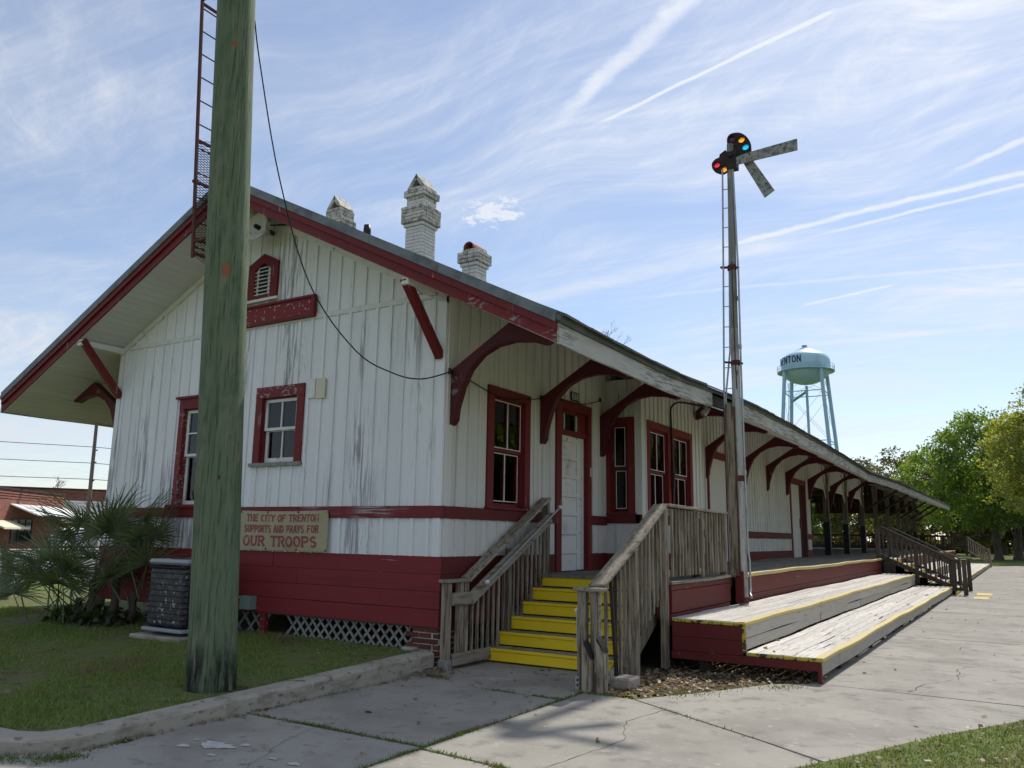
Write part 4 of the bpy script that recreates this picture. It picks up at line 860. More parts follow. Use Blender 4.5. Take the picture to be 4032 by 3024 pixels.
for a, b, gap in ((1.76, 4.22, 0), (4.74, 9.3, 1), (9.303, 13.9, 1), (13.903, 18.2, 1), (18.203, 20.9, 1), (23.5, 30, 1), (30.003, 37, 1), (37.003, 44, 1), (44.003, 51, 1), (51.003, 57, 1)):
    x = 2.285 if not gap else 2.24
    box('skirt_board', 'redy', plat, x-.03, x, a, b, DZ-.045-.06, DZ-.045) if not gap else None
    z1 = DZ-.11 if not gap else DZ-.058
    box('skirt_board', 'redy', plat, x-.03, x+U(0, .006), a, b, z1-.265, z1-.003); box('skirt_board', 'redy', plat, x-.035, x-.008, a, b, z1-.42, z1-.27+U(-.01, .0))
for k, z in enumerate((DZ-.045, DZ-.105-.27, )): pass
box('end_skirt', 'redy', plat, 2.09, 2.255, 1.745, 1.775, .58, DZ-.04)

def bleacher(label, ya, yb, X0, Xu, Xl, zu, zl, near):
    t = thing('platform_seating_steps', label, 'wooden steps', ((X0+Xl(ya))/2, (ya+yb)/2, 0), 'wide timber seating steps along the platform')
    nr = 6
    for lev, (xa, xbf, z) in enumerate(((lambda y: X0, lambda y: Xu, zu), (lambda y: Xu+.005, Xl, zl))):
        br0 = None
        for k in range(nr):
            br = rowbreaks(ya, yb, U(.7, 4) if k < nr-1 else (1.0 if lev else 4.4))
            for a, b in zip(br, br[1:]):
                m_ = (a+b)/2; w_ = (xbf(m_)-xa(m_)-.076)/nr; x0 = xa(m_)+k*w_
                plank('bench_board', 'bench', t, x0+U(0, .003), x0+w_-.007, a, b-.008, (lambda d, zz: lambda y: zz(y)+d)(U(-.003, .003), z), .036, lev*1.7)
        br = rowbreaks(ya, yb, 1.0 if lev else 4.4)
        for a, b in zip(br, br[1:]):
            m_ = (a+b)/2; e_ = U(-.005, .005); xe = lambda d, q=xbf: (lambda y: q(y)+d)
            plank('yellow_edge', 'yedge', t, xe(-.075), xe(.012+e_), a, b-.006, lambda y, z=z: z(y)+.003, .045, lev*1.7, .010)
            h = .135; e_ = U(-.004, .004)
            plank('face_board', 'benchface', t, xe(-.035), xe(-.002+e_), a, b-.010, lambda y, zz=z: zz(y)-.046, h, lev*1.7)
            if lev == 0: plank('face_board', 'benchface', t, xe(-.045), xe(-.012), a+U(0, .06), b-.02-U(0, .05), lambda y, zz=z: zz(y)-.046-h-.006, .125, 2)
    y = ya+.15
    while y < yb:
        box('pier_block', 'darkwood', t, Xl(y)-.14, Xl(y)-.06, y-.05, y+.05, -.05, zl(y)-.1); box('pier_block', 'darkwood', t, X0+.3, X0+.42, y-.05, y+.05, -.05, zu(y)-.1); y += 1.22
    if near:
        xl = Xl(ya)
        for z0, z1 in ((zu(ya)-.205, zu(ya)-.048), (zu(ya)-.37, zu(ya)-.21)): box('end_board', 'redy', t, X0+.01, Xu-.03, ya-.028+U(-.003, .003), ya-.002, z0, z1)
        box('end_board', 'redy', t, X0+.0, xl-.045, ya-.032, ya-.004, zl(ya)-.140, zl(ya)-.048)
        for z0, z1 in ((zu(ya)-.19, zu(ya)-.045), (zl(ya)+.012, zu(ya)-.195)): box('end_trim', 'ymoss', t, Xu-.029, Xu+.012, ya-.034, ya-.003, z0, z1)
        for k in range(6): 
            x0 = X0+.02+k*(Xu-X0)/6; cbx('end_grain', 'ymoss', t, x0, x0+(Xu-X0)/6-.008, ya-.022-U(0, .008), ya-.0005, zu(ya)-.043, zu(ya)-.002, c=.008)
        for k in range(6):
            x0 = Xu+.03+k*(xl-Xu)/6.3; cbx('end_grain', 'ymoss', t, x0, x0+(xl-Xu)/6.3-.008, ya-.024-U(0, .01), ya-.0005, zl(ya)-.045, zl(ya)-.002, c=.009)
        box('corner_post', 'redy', t, xl-.045, xl-.008, ya-.03, ya+.05, -.02, zl(ya)-.05)
    return t
XL = lambda y: interp(y, [1.7, 20.6, 57], [4.05, 4.20, 4.36]); ZL = lambda y: interp(y, [1.7, 20, 57], [.272, .235, .235]); ZU = lambda y: interp(y, [1.7, 20, 57], [.60, .575, .56])
b1 = bleacher('sunlit wide wooden seating steps with yellow edges nearest the camera', 1.72, 20.6, 2.30, 3.20, XL, ZU, ZL, True)
b2 = bleacher('far stretch of wide wooden seating steps past the platform stair rails', 23.6, 55.0, 2.30, 3.25, XL, ZU, ZL, False)

# ---- yellow entry stairs at the gable corner
st = thing('entry_stairs', 'bright yellow painted wooden stairs between grey railings', 'stairs', (1.1, 1.4, 0))
for k in range(6):
    y = .80+k*.283; z0, z1 = k*.1717, (k+1)*.1717
    cbx('riser', 'yellow', st, .17, 2.02, y, y+.03, z0+(.012 if k else .02), z1-.038, c=.004)
    cbx('tread', 'yellow', st, .15, 2.03, y-.014, y+.006+(.03 if k == 5 else 0), z1-.036, z1-.001+U(0, .002), c=.006)
    if k < 5: box('tread_board', 'woody', st, .155, 2.025, y+.0075, y+.283, z1-.038, z1-.003)
for x in (.135, 2.035):
    MB().prism([(.80, 0), (.80+.1, 0), (2.25, .75), (2.25, DZ-.05), (.80, .12)], lambda u, v, a: (a, u, v), x, x+.03).ob('stringer', 'wood', st)
box('landing_edge', 'deck', st, .05, 2.05, 2.198, 2.27, DZ-.036, DZ+.002)

# ---- railings
def baluster(par, x, y, z0, z1, m='wood', s=.036, lx=0, ly=0):
    MB().beam((x, y, z0), (x+lx, y+ly, z1), s, s, (0, 1, 0), .003).ob('baluster', m, par)
rl = thing('stair_railing', 'grey wooden stair railing with pipe handrail against the red skirt', 'railing', (.17, 1.1, 0), 'grey timber railings of the entry stairs')
cbx('newel_post', 'wood', rl, .11, .205, -.12, -.025, .0, 1.0, c=.008); cbx('newel_post', 'wood', rl, .115, .205, .16, .225, .03, 1.0, c=.006); cbx('newel_post', 'wood', rl, .118, .20, .255, .34, .03, 1.0, c=.006)
cbx('post_foot', 'galv', rl, .10, .215, -.13, -.015, -.005, .12, c=.003)
cbx('top_cap', 'woody', rl, .085, .235, -.15, .36, 1.0, 1.038, c=.008)
MB().beam((.155, .335, 1.03), (.155, 2.36, 2.115), .17, .038, c=.008).ob('top_cap', 'woody', rl)
cbx('side_rail', 'woody', rl, .206, .246, -.04, .36, .735, .885, c=.006)
MB().beam((.226, .345, .80), (.226, 2.36, 1.84), .038, .165, c=.006).ob('side_rail', 'woody', rl)
MB().tube([(.30, .60, 1.00), (.30, .80, 1.095), (.30, 2.30, 1.88), (.30, 2.50, 1.985)], .0165, 10).ob('pipe_handrail', 'galv', rl)
for p in ((.30, .585, .993), (.30, 2.515, 1.992)): MB().lathe([(0, -.03), (.024, -.03), (.028, 0), (.024, .028), (0, .03)], 10, p, 'y').ob('pipe_cap', 'chrome', rl)
cbx('bottom_rail', 'woody', rl, .205, .243, -.02, .80, .045, .185, c=.006)
for k in range(16):
    y = .43+k*.121; zt = .80+(y-.345)*.516+.02; zb = max(.08, (math.floor((y-.80)/.283)+1)*.1717-.03 if y > .8 else .19)
    if k == 7: cbx('mid_post', 'wood', rl, .14, .205, y-.02, y+.065, zb-.1, zt+.1, c=.005)
    else: baluster(rl, .185, y, zb-.12 if y > .8 else .06, zt, 'wood', .034)
cbx('top_post', 'wood', rl, .135, .225, 2.26, 2.345, .8, 2.07, c=.006)

rr = thing('stair_railing', 'grey wooden stair railing with rotting stubs in front of the yellow steps', 'railing', (2.12, .9, 0), 'grey timber railings of the entry stairs')
cbx('newel_post', 'wood', rr, 1.975, 2.07, -.22, -.125, 0, 1.0, c=.008); cbx('newel_post', 'wood', rr, 2.115, 2.20, -.20, -.12, .0, 1.0, c=.006); cbx('trim_strip', 'woody', rr, 2.203, 2.235, -.19, -.16, .44, 1.0, c=.004)
cbx('post_foot', 'galv', rr, 1.955, 2.005, -.228, -.12, -.002, .135, c=.004)
for z in (.05, .10): MB().lathe([(0, -.012), (.012, -.012), (.012, 0)], 8, (1.985, -.222, z), 'y').ob('foot_bolt', 'rust', rr)
cbx('top_cap', 'woody', rr, 1.93, 2.26, -.245, -.06, 1.0, 1.038, c=.008)
MB().beam((2.15, -.10, 1.05), (2.15, .86, 1.50), .195, .038, c=.008).ob('top_cap', 'woody', rr); MB().beam((2.15, .868, 1.503), (2.15, 1.80, 1.985), .195, .038, c=.008).ob('top_cap', 'woody', rr)
for x0, x1, y0, y1, za, zb in ((2.085, 2.185, -.33, -.24, .50, .36), (2.215, 2.325, -.30, -.21, .54, .43)):
    fixn(MB().prism([(x0, 0), (x1, 0), (x1, zb-.02), (x1-.02, zb+.01), (x0+.035, za), (x0, za-.005)], lambda u, v, a: (u, a, v), y0, y1).ob('cut_post', 'wood', rr))
    MB().prism([(x1+.006, zb-.03), (x1-.012, zb+.018), (x0+.03, za+.012), (x0+.02, za-.02)], lambda u, v, a: (u, a, v), y0-.008, y1+.008).ob('rotten_top', 'darkwood', rr)
MB().tube([(1.93, -.10, .80), (1.93, -.02, .83), (1.93, 2.0, 1.72)], .0165, 10).ob('pipe_handrail', 'galv', rr); MB().lathe([(0, -.03), (.024, -.03), (.028, 0), (.024, .028), (0, .03)], 10, (1.93, -.115, .793), 'y').ob('pipe_cap', 'chrome', rr)
cbx('rail_plate', 'galv', rr, 1.962, 1.974, -.215, -.13, .45, .80, c=.002)
cbx('mid_post', 'wood', rr, 2.165, 2.255, .72, .81, 0, 1.44, c=.008)
cbx('corner_post', 'wood', rr, 2.165, 2.255, 1.66, 1.75, 0, 1.93, c=.008); cbx('corner_post', 'wood', rr, 2.14, 2.225, 1.77, 1.85, .3, 1.95, c=.008)
for k in range(14):
    y = .0+k*.121; zt = 1.03+(y+.10)*.488-.03; zb = max(.03, .08+(y-.35)*.60); 
    if abs(y-.765) < .06: continue
    lean = .14 if k in (1,) else U(-.004, .004)
    baluster(rr, 2.21, y+lean, zb if k > 3 else .06, zt, 'wood' if k not in (1, 2) else 'darkwood', .036, 0, -lean)
MB().beam((2.18, .1, .04), (2.18, 1.66, .98), .036, .13, c=.005).ob('lower_rail', 'wood', rr)
pr = thing('platform_railing', 'short upright grey balustrade between stairs and signal mast', 'railing', (2.2, 3, DZ))
MB().beam((2.20, 1.80, 1.985), (2.20, 4.28, 1.955), .145, .038, c=.008).ob('top_cap', 'woody', pr); MB().beam((2.205, 1.86, 1.90), (2.205, 4.25, 1.88), .036, .09, c=.004).ob('upper_rail', 'woody', pr)
MB().beam((2.20, 1.86, 1.13), (2.20, 4.25, 1.12), .036, .085, c=.004).ob('lower_rail', 'woody', pr)
for k in range(19):
    y = 1.93+k*.124
    if k in (10,): cbx('post', 'wood', pr, 2.155, 2.24, y-.045, y+.045, DZ, 1.93, c=.006)
    elif k == 9: cbx('post', 'darkwood', pr, 2.11, 2.185, y-.02, y+.06, DZ, 1.93, c=.006)
    else: baluster(pr, 2.24, y, 1.085, 1.935, 'wood', .034)
cbx('post', 'wood', pr, 2.15, 2.24, 4.17, 4.26, DZ, 1.94, c=.006)

# far stairs with two sloping rails
fs = thing('platform_stairs', 'far yellow wooden stairs cutting through the seating steps', 'stairs', (3.3, 22.1, 0))
for k in range(6):
    x = 4.30-k*.345; z1 = .17*(k+1)
    box('riser', 'yellow', fs, x-.03, x, 20.75, 23.45, z1-.17, z1-.03); box('tread', 'bench', fs, x-.36, x+.03, 20.72, 23.48, z1-.028, z1)
for yy in (20.68, 23.49): box('stringer', 'darkwood', fs, 2.3, 2.65, yy, yy+.03, .3, .95); box('stringer', 'darkwood', fs, 2.65, 3.3, yy, yy+.03, .12, .55)
def slope_rail(y, label):
    t = thing('sloping_railing', label, 'railing', (3.3, y, 0), 'sloping rails of the far platform stairs')
    cbx('top_post', 'darkrail', t, 2.10, 2.22, y-.06, y+.06, DZ-.3, 2.03, c=.008); cbx('mid_post', 'darkrail', t, 3.20, 3.31, y-.055, y+.055, .3, 1.5, c=.008); cbx('newel_post', 'darkrail', t, 4.22, 4.33, y-.055, y+.055, .1, 1.02, c=.008); cbx('newel_post', 'darkrail', t, 4.50, 4.62, y-.06, y+.06, 0, 1.02, c=.008)
    MB().beam((2.08, y, 2.04), (2.30, y, 2.04), .15, .04, c=.006).ob('top_cap', 'darkrail', t); MB().beam((2.28, y, 2.045), (4.28, y, 1.05), .15, .04, c=.006).ob('top_cap', 'darkrail', t); MB().beam((4.25, y, 1.04), (4.68, y, 1.04), .15, .04, c=.006).ob('top_cap', 'darkrail', t)
    MB().beam((2.22, y, 1.92), (4.25, y, .93), .04, .14).ob('upper_rail', 'darkrail', t); MB().beam((2.22, y, 1.10), (4.25, y, .20), .04, .14).ob('lower_rail', 'darkrail', t)
    for k in range(15):
        x = 2.33+k*.131
        if abs(x-3.25) > .08: baluster(t, x, y-.03, 1.03-(x-2.22)*.445, 1.95-(x-2.22)*.488, 'darkrail', .045)
    baluster(t, 4.42, y, .16, 1.0, 'darkrail', .045); MB().beam((4.3, y, .17), (4.55, y, .17), .04, .1).ob('lower_rail', 'darkrail', t)
    MB().tube([(2.2, y+.09, 1.93), (4.25, y+.09, .93)], .024, 8).ob('pipe_handrail', 'galv', t)
    return t
slope_rail(20.72, 'nearer of two dark wooden stair rails sloping down to the path'); slope_rail(23.5, 'farther of two dark wooden stair rails sloping down to the path')
# end railing of the shed and far stair rail
er = thing('shed_end_railing', 'dark red low railing closing the far end of the open shed', 'railing', (-3.5, 57, DZ))
box('top_rail', 'redbr', er, -7.6, 2.2, 56.95, 57.05, 1.93, 2.07); box('wood_curb', 'darkwood', er, -7.6, 2.2, 56.9, 57.1, DZ, 1.32); box('lower_rail', 'redbr', er, -7.6, 2.2, 56.97, 57.03, 1.40, 1.47)
for k in range(46): box('baluster', 'postwood', er, -7.5+k*.213, -7.44+k*.213, 56.98, 57.02, 1.47, 1.93)
for x in (-4.8, -2.3, .3): box('post', 'redbr', er, x-.1, x+.1, 56.9, 57.1, DZ, 2.2)
fr = thing('end_stair_railing', 'dark wooden railing stepping down at the far end of the platform', 'railing', (3, 55.3, 0))
box('top_rail', 'darkwood', fr, .3, 3.1, 55.25, 55.35, 1.95, 2.03); box('lower_rail', 'darkwood', fr, .3, 3.1, 55.27, 55.33, 1.1, 1.18)
for k in range(17): box('baluster', 'darkwood', fr, .4+k*.16, .46+k*.16, 55.28, 55.32, 1.15, 1.96)
for x in (.35, 1.7, 3.05): box('post', 'darkwood', fr, x-.07, x+.07, 55.23, 55.37, DZ-.3, 2.05)
MB().beam((3.05, 55.3, 2.0), (4.3, 55.3, 1.15), .12, .06).ob('sloping_cap', 'wood', fr); MB().beam((3.05, 55.3, 1.1), (4.3, 55.3, .3), .06, .1).ob('lower_rail', 'wood', fr)
for k in range(9): box('baluster', 'wood', fr, 3.15+k*.135, 3.23+k*.135, 55.28, 55.33, .98-k*.09, 1.93-k*.09)
box('end_post', 'wood', fr, 4.3, 4.44, 55.22, 55.38, 0, 1.22)

# ------------------------------------------------------------------ semaphore signal mast
sg = thing('semaphore_signal', 'tall grey railway semaphore mast with two lichened arms and coloured lenses', 'railway signal', (2.43, 4.45, .5))
MX, MY = 2.43, 4.45
mast = MB().tube([(MX-.012, MY, .55), (MX-.012, MY, 4.9)], [.072, .068], 8, smooth=False).ob('lower_mast', 'mastp', sg)
MB().tube([(MX-.012, MY, 4.9), (MX-.006, MY, 5.0), (MX+.03, MY, 8.08)], [.068, .060, .056], 8, smooth=False).ob('upper_mast', 'masttop', sg)
for z in (.62, 2.45): MB().tube([(MX-.012, MY, z), (MX-.012, MY, z+.09)], .078, 8, smooth=False).ob('mast_collar', 'rust', sg)
box('mast_foot', 'redy', sg, MX-.10, MX+.02, MY-.10, MY+.10, .62, DZ+.06)
for z in (4.33, 5.92):
    MB().beam((MX-.19, MY-.02, z+.03), (MX+.11, MY-.02, z-.02), .05, .028).ob('cross_bracket', 'rust', sg); MB().tube([(MX-.01, MY, z-.04), (MX-.01, MY, z+.04)], .075, 8, smooth=False).ob('mast_collar', 'rust', sg)
LX = lambda z: interp(z, [3.8, 6.2, 7.65], [2.235, 2.30, 2.335])
MB().tube([(LX(z), MY-.05, z) for z in (2.0, 3.8, 6.2, 7.65)], .015, 6).ob('ladder_rail', 'galv', sg); MB().tube([(LX(z)-.02 if z < 4.5 else LX(z)+.055, MY+.10, z) for z in (2.0, 3.8, 4.55, 6.2, 7.62)], .015, 6).ob('ladder_rail', 'galv', sg)
for z in (7.28, 6.951, 6.614, 6.278, 5.605, 5.27, 4.93, 4.594, 4.26, 3.921, 3.58, 3.25): MB().tube([(LX(z), MY-.05, z), (MX-.02, MY-.05, z-.005)], .008, 6).ob('ladder_rung', 'galv', sg)
MB().tube([(MX+.105, MY-.03, DZ-.18), (MX+.105, MY-.03, 1.25), (MX+.085, MY-.03, 1.45), (MX+.085, MY-.03, 4.3), (MX+.10, MY-.03, 5.8), (MX+.075, MY-.03, 7.55), (MX+.06, MY-.03, 7.85)], .016, 8).ob('conduit', 'galv', sg)
MB().tube([(MX+.105, MY-.03, DZ-.18), (MX+.11, MY-.10, DZ-.26), (MX+.16, MY-.2, DZ-.30)], .022, 8).ob('conduit_elbow', 'galv', sg)
for z in (1.35, 2.3, 2.55, 4.55, 5.35): MB().tube([(MX+.087, MY-.03, z), (MX+.087, MY-.03, z+.07)], .023, 8).ob('conduit_coupling', 'galv', sg)
MB().tube([(MX+.02, MY-.075, 3.9), (MX+.01, MY-.07, 4.4), (MX+.005, MY-.066, 6.0)], .008, 6).ob('pull_rod', 'rust', sg)
def splate(name, poly, y, th, m, par, holes=()):
    from mathutils.geometry import tessellate_polygon
    loops = [poly] + [[(hx+r*math.cos(2*PI*k/18), hz+r*math.sin(2*PI*k/18)) for k in range(18)] for hx, hz, r in holes]
    fl = [p for L in loops for p in L]; n = len(fl); V = [(u, y-th/2, v) for u, v in fl] + [(u, y+th/2, v) for u, v in fl]
    T = tessellate_polygon([[Vector((u, v, 0)) for u, v in L] for L in loops]); F = [tuple(t) for t in T] + [tuple(i+n for i in t[::-1]) for t in T]; b0 = 0
    for L in loops:
        k = len(L); F += [(b0+i, b0+(i+1) % k, n+b0+(i+1) % k, n+b0+i) for i in range(k)]; b0 += k
    return fixn(MB().add(V, F).ob(name, m, par))
SP1 = [(2.563, 8.289), (2.62, 8.272), (2.673, 8.237), (2.72, 8.19), (2.753, 8.14), (2.782, 8.08), (2.797, 8.017), (2.80, 7.92), (2.794, 7.839), (2.74, 7.808), (2.616, 7.80), (2.546, 7.80), (2.449, 7.866), (2.382, 7.973), (2.40, 8.03), (2.417, 8.085), (2.40, 8.15), (2.405, 8.225), (2.425, 8.262), (2.456, 8.287), (2.51, 8.295)]
SP2 = [(2.355, 8.055), (2.252, 7.997), (2.243, 7.946), (2.18, 7.93), (2.14, 7.903), (2.115, 7.87), (2.109, 7.834), (2.115, 7.78), (2.135, 7.736), (2.165, 7.695), (2.205, 7.666), (2.255, 7.638), (2.305, 7.623), (2.377, 7.648), (2.427, 7.651), (2.44, 7.776), (2.43, 7.915)]
s1 = splate('spectacle', SP1, 4.50, .03, 'spect', sg, [(2.49, 8.19, .058), (2.648, 8.135, .056), (2.71, 7.99, .058)]); s2 = splate('spectacle', SP2, 4.56, .03, 'spect', sg, [(2.203, 7.815, .054), (2.322, 7.705, .056)])
def lens(par, x, z, y, r, m): MB().lathe([(0, -.008), (r*.6, -.005), (r+.001, .004)], 20, (x, y+.012, z), 'y').ob('lens', m, par); MB().lathe([(r, -.012), (r+.008, -.016), (r+.012, -.002)], 20, (x, y, z), 'y').ob('lens_rim', 'spect', par)
lens(s1, 2.49, 8.19, 4.484, .062, 'lensd'); lens(s1, 2.648, 8.135, 4.484, .056, 'lensa'); lens(s1, 2.71, 7.99, 4.484, .058, 'lensb'); lens(s2, 2.203, 7.815, 4.544, .054, 'lensr'); lens(s2, 2.322, 7.705, 4.544, .056, 'lensa')
a1 = splate('signal_arm', [(2.56, 7.80), (2.777, 7.837), (3.554, 7.88), (3.550, 7.685), (2.894, 7.675), (2.56, 7.665)], 4.40, .022, 'arm', sg); a1['label'] = 'near level signal arm'
a2 = splate('signal_arm', [(2.62, 7.80), (2.75, 7.86), (3.144, 7.133), (2.979, 7.038)], 4.50, .022, 'arm', sg); a2['label'] = 'far arm hanging down at an angle'
box('arm_bearing', 'spect', sg, MX-.02, MX+.14, MY-.08, MY+.09, 7.62, 7.92); MB().tube([(MX+.06, MY-.13, 7.84), (MX+.06, MY+.14, 7.84)], .035, 10).ob('pivot_shaft', 'spect', sg)
wp = thing('eave_post', 'square weathered timber post propping the eave beside the signal mast', 'post', (2.34, 4.33, DZ))
cbx('post_timber', 'wood', wp, 2.275, 2.412, 4.27, 4.39, DZ, 3.66, c=.01)
for x in (2.262, 2.425): MB().tube([(x, 4.27, DZ), (x, 4.27, 3.6)], .010, 6).ob('post_conduit', 'rust', wp)

# ------------------------------------------------------------------ big treated utility pole, siren ladder, horn, cable
PB0 = Vector((-.47, -2.86, 0)); lean = Vector((-.851, -.525, 0))*.335/7.3
up_ = thing('utility_pole', 'thick green treated wooden utility pole standing on the lawn before the gable', 'utility pole', (PB0.x, PB0.y, .1))
def pole_at(z): return PB0 + lean*z + Vector((0, 0, z))
n = 28; V = []; F = []; zz = [.02, .1, .35, .7, 1.0, 1.05] + [1.5+i*.5 for i in range(18)]
def ring(z, r0, seed=0): return [pole_at(z) + Vector((math.cos(t), math.sin(t), 0))*(r0*(1+.018*math.sin(5*t+z*.3)+.012*math.sin(11*t+2-z*.2))) for t in [2*PI*k/n for k in range(n)]]
rp = lambda z: interp(z, [0, .1, .6, 4, 7.3, 10], [.245, .23, .219, .208, .197, .187])
def ringed(zs, name, m):
    mb = MB(); V = []; F = []
    for z in zs: V += ring(z, rp(z))
    for i in range(len(zs)-1):
        for k in range(n): F.append((i*n+k, i*n+(k+1) % n, (i+1)*n+(k+1) % n, (i+1)*n+k))
    return mb.add(V, F, True).ob(name, m, up_)
ringed([.02, .12, .3, .45] + [.6+.5*i for i in range(20)], 'pole_shaft', 'pole')
ca = pole_at(4.05); toC = Vector((.77, -.63, 0))
MB().beam(ca+toC*.205+Vector((-.01, 0, 0)), ca+toC*.215+Vector((-.01, 0, .13)), .065, .012, (toC.x, toC.y, 0)).ob('pole_tag', 'clay', up_); cb = pole_at(6.6)
MB().beam(cb+toC*.19, cb+toC*.20+Vector((0, 0, .05)), .05, .012, (toC.x, toC.y, 0)).ob('pole_tag', 'clay', up_)
MB().beam(pole_at(2.05)+toC*.21, pole_at(2.09)+toC*.215, .02, .01, (toC.x, toC.y, 0)).ob('pole_nail', 'rust', up_)

for k in range(11):
    a = math.radians(-38+U(-62, 62)); z0 = U(.7, 6.2); L_c = U(.35, 1.3); dv = Vector((math.cos(a), math.sin(a), 0)); p0 = pole_at(z0)+dv*(rp(z0)*1.004); p1 = pole_at(z0+L_c)+dv*(rp(z0+L_c)*1.004)
    tg_ = Vector((-dv.y, dv.x, 0)); w0 = U(.002, .0045); MB().add([p0, p0.lerp(p1, .4)+tg_*w0, p1, p0.lerp(p1, .6)-tg_*w0*.7], [(0, 1, 2, 3)]).ob('drying_check', 'black', up_)
blob('bare_patch', -.47, -2.86, .34, .32, 'soil', .134)
ld = thing('siren_ladder', 'dark red steel ladder with mesh guard rising past the gable peak', 'ladder', (-3.9, -1.0, 5.45))
lx_ = -3.80
ll = lambda z: (-.851*.052*(z-5.45), -.525*.052*(z-5.45))
for y in (-1.10, -.55): MB().beam((lx_, y, 5.45), (lx_+ll(10.4)[0], y+ll(10.4)[1], 10.4), .035, .05, (1, 0, 0), .004).ob('ladder_rail', 'rust', ld)
for k in range(13): z = 5.62+k*.385; MB().tube([(lx_+ll(z)[0], -1.10+ll(z)[1], z), (lx_+ll(z)[0], -.55+ll(z)[1], z)], .011, 6).ob('ladder_rung', 'rust', ld)
for z in (5.52, 5.74, 6.62, 7.28, 9.55): MB().beam((lx_+ll(z)[0], -1.10+ll(z)[1], z), (lx_+ll(z)[0], -.55+ll(z)[1], z), .03, .045, c=.003).ob('guard_bar', 'rust', ld)
for z in (5.70, 9.62): MB().beam((lx_+ll(z)[0], -1.09+ll(z)[1], z), (lx_+.75, -1.09+ll(z)[1], z), .03, .05, c=.003).ob('standoff_arm', 'rust', ld)
MB().beam((lx_+.02, -.62, 6.0), (lx_+.02, -.30, 5.95), .03, .04).ob('standoff_arm', 'rust', ld); MB().tube([(lx_-.02, -1.12, 6.62), (lx_-.09, -1.14, 6.63)], .03, 8).ob('lock_knob', 'rust', ld)
ms = MB()
for k in range(44):
    for d in (1, -1):
        z0 = 5.50+k*.041; MB.beam(ms, (lx_+ll(z0)[0], -1.10+ll(z0)[1], z0), (lx_+ll(z0)[0], -.55+ll(z0)[1], z0+d*.20), .006, .008, (1, 0, 0))
kind(ms.ob('mesh_guard', 'rust', ld), 'stuff')
hn = thing('horn_speaker', 'white round horn loudspeaker under the gable peak', 'loudspeaker', (-3.40, -.3, 6.1))
hr = Matrix.Translation((-3.33, -.36, 6.07)) @ Matrix.Rotation(math.radians(2), 4, 'Z') @ Matrix.Rotation(math.radians(-6), 4, 'X')
MB(hr).lathe([(.0, .02), (.05, .015), (.12, -.005), (.18, -.035), (.21, -.055), (.218, -.05), (.228, -.035), (.20, .0), (.12, .06), (.06, .10), (.05, .20), (0, .20)], 28, axis='y').ob('horn_bell', 'hornw', hn)
MB(hr).lathe([(0, -.075), (.03, -.07), (.036, -.04), (.036, .03)], 16, axis='y').ob('horn_core', 'black', hn)
MB().beam((-3.36, -.12, 6.10), (-3.36, -.03, 6.08), .05, .05).ob('horn_mount', 'rust', hn); MB().tube([(-3.2, -.25, 6.12), (-3.05, -.1, 6.15), (-2.95, -.05, 6.14)], .012, 6).ob('horn_wire', 'wire', hn)

oc = thing('service_cable', 'thin black cable drooping from the green pole to the depot corner', 'cable', (0, 0, 3.6))
def catmull(P, n=6):
    P = [Vector(p) for p in P]; o = []
    for i in range(len(P)-1):
        a, b, c, d = P[max(i-1, 0)], P[i], P[i+1], P[min(i+2, len(P)-1)]
        for k in range(n):
            t = k/n; o.append(.5*((2*b)+(c-a)*t+(2*a-5*b+4*c-d)*t*t+(3*b-a-3*c+d)*t**3))
    return o + [P[-1]]
MB().tube(catmull([(-.66, -2.85, 7.1), (-.695, -2.7, 6.65), (-.715, -2.3, 5.484), (-.756, -1.7, 4.408), (-.548, -1.1, 3.72), (-.364, -.6, 3.513), (-.162, -.3, 3.477), (.061, -.02, 3.595)]), .0085, 6).ob('drop_span', 'wire', oc)
MB().tube(catmull([(.061, -.02, 3.595), (.05, .364, 3.581), (.055, .882, 3.495), (.075, 1.339, 3.459), (.075, 1.958, 3.534), (.055, 2.42, 3.64), (.06, 2.7, 3.68), (.065, 3.3, 3.70), (.055, 3.808, 3.74), (.05, 4.2, 3.83), (.05, 4.46, 3.90)]), .0075, 6).ob('wall_span', 'wire', oc)
for p in ((.06, -.01, 3.6), (.05, 2.36, 3.62), (.05, 4.42, 3.90)): MB().lathe([(0, -.03), (.022, -.028), (.028, 0), (.018, .02), (.024, .04), (0, .05)], 10, p).ob('insulator', 'black', oc)
cn = thing('black_conduit', 'black conduit bending up the bay window mullion to the eave floodlight', 'conduit', (.72, 5.95, 1.9))
MB().tube(catmull([(.725, 6.08, 1.95), (.725, 6.08, 3.0), (.725, 6.06, 3.6), (.73, 6.03, 3.87), (.74, 6.10, 4.0), (.78, 6.32, 4.09), (.9, 6.6, 4.10), (1.1, 6.9, 4.06), (1.35, 7.1, 3.98), (1.55, 7.2, 3.92)]), .018, 8).ob('conduit_pipe', 'wire', cn)
box('junction_box', 'spect', cn, .715, .76, 6.04, 6.12, 2.45, 2.95)
fl = thing('eave_floodlight', 'small grey floodlight hung under the eave near the mast', 'floodlight', (1.62, 5.4, 3.75))
box('mount_box', 'spect', fl, 1.50, 1.66, 5.28, 5.52, 3.86, 3.94); MB().tube([(1.60, 5.38, 3.86), (1.63, 5.30, 3.78)], .025, 8).ob('arm', 'galv', fl)
hb = Matrix.Translation((1.65, 5.24, 3.71)) @ Matrix.Rotation(math.radians(30), 4, 'Y') @ Matrix.Rotation(math.radians(-35), 4, 'X')
MB(hb).lathe([(0, .08), (.045, .08), (.055, .0), (.06, -.07), (.05, -.085), (0, -.08)], 14).ob('lamp_head', 'galv', fl)

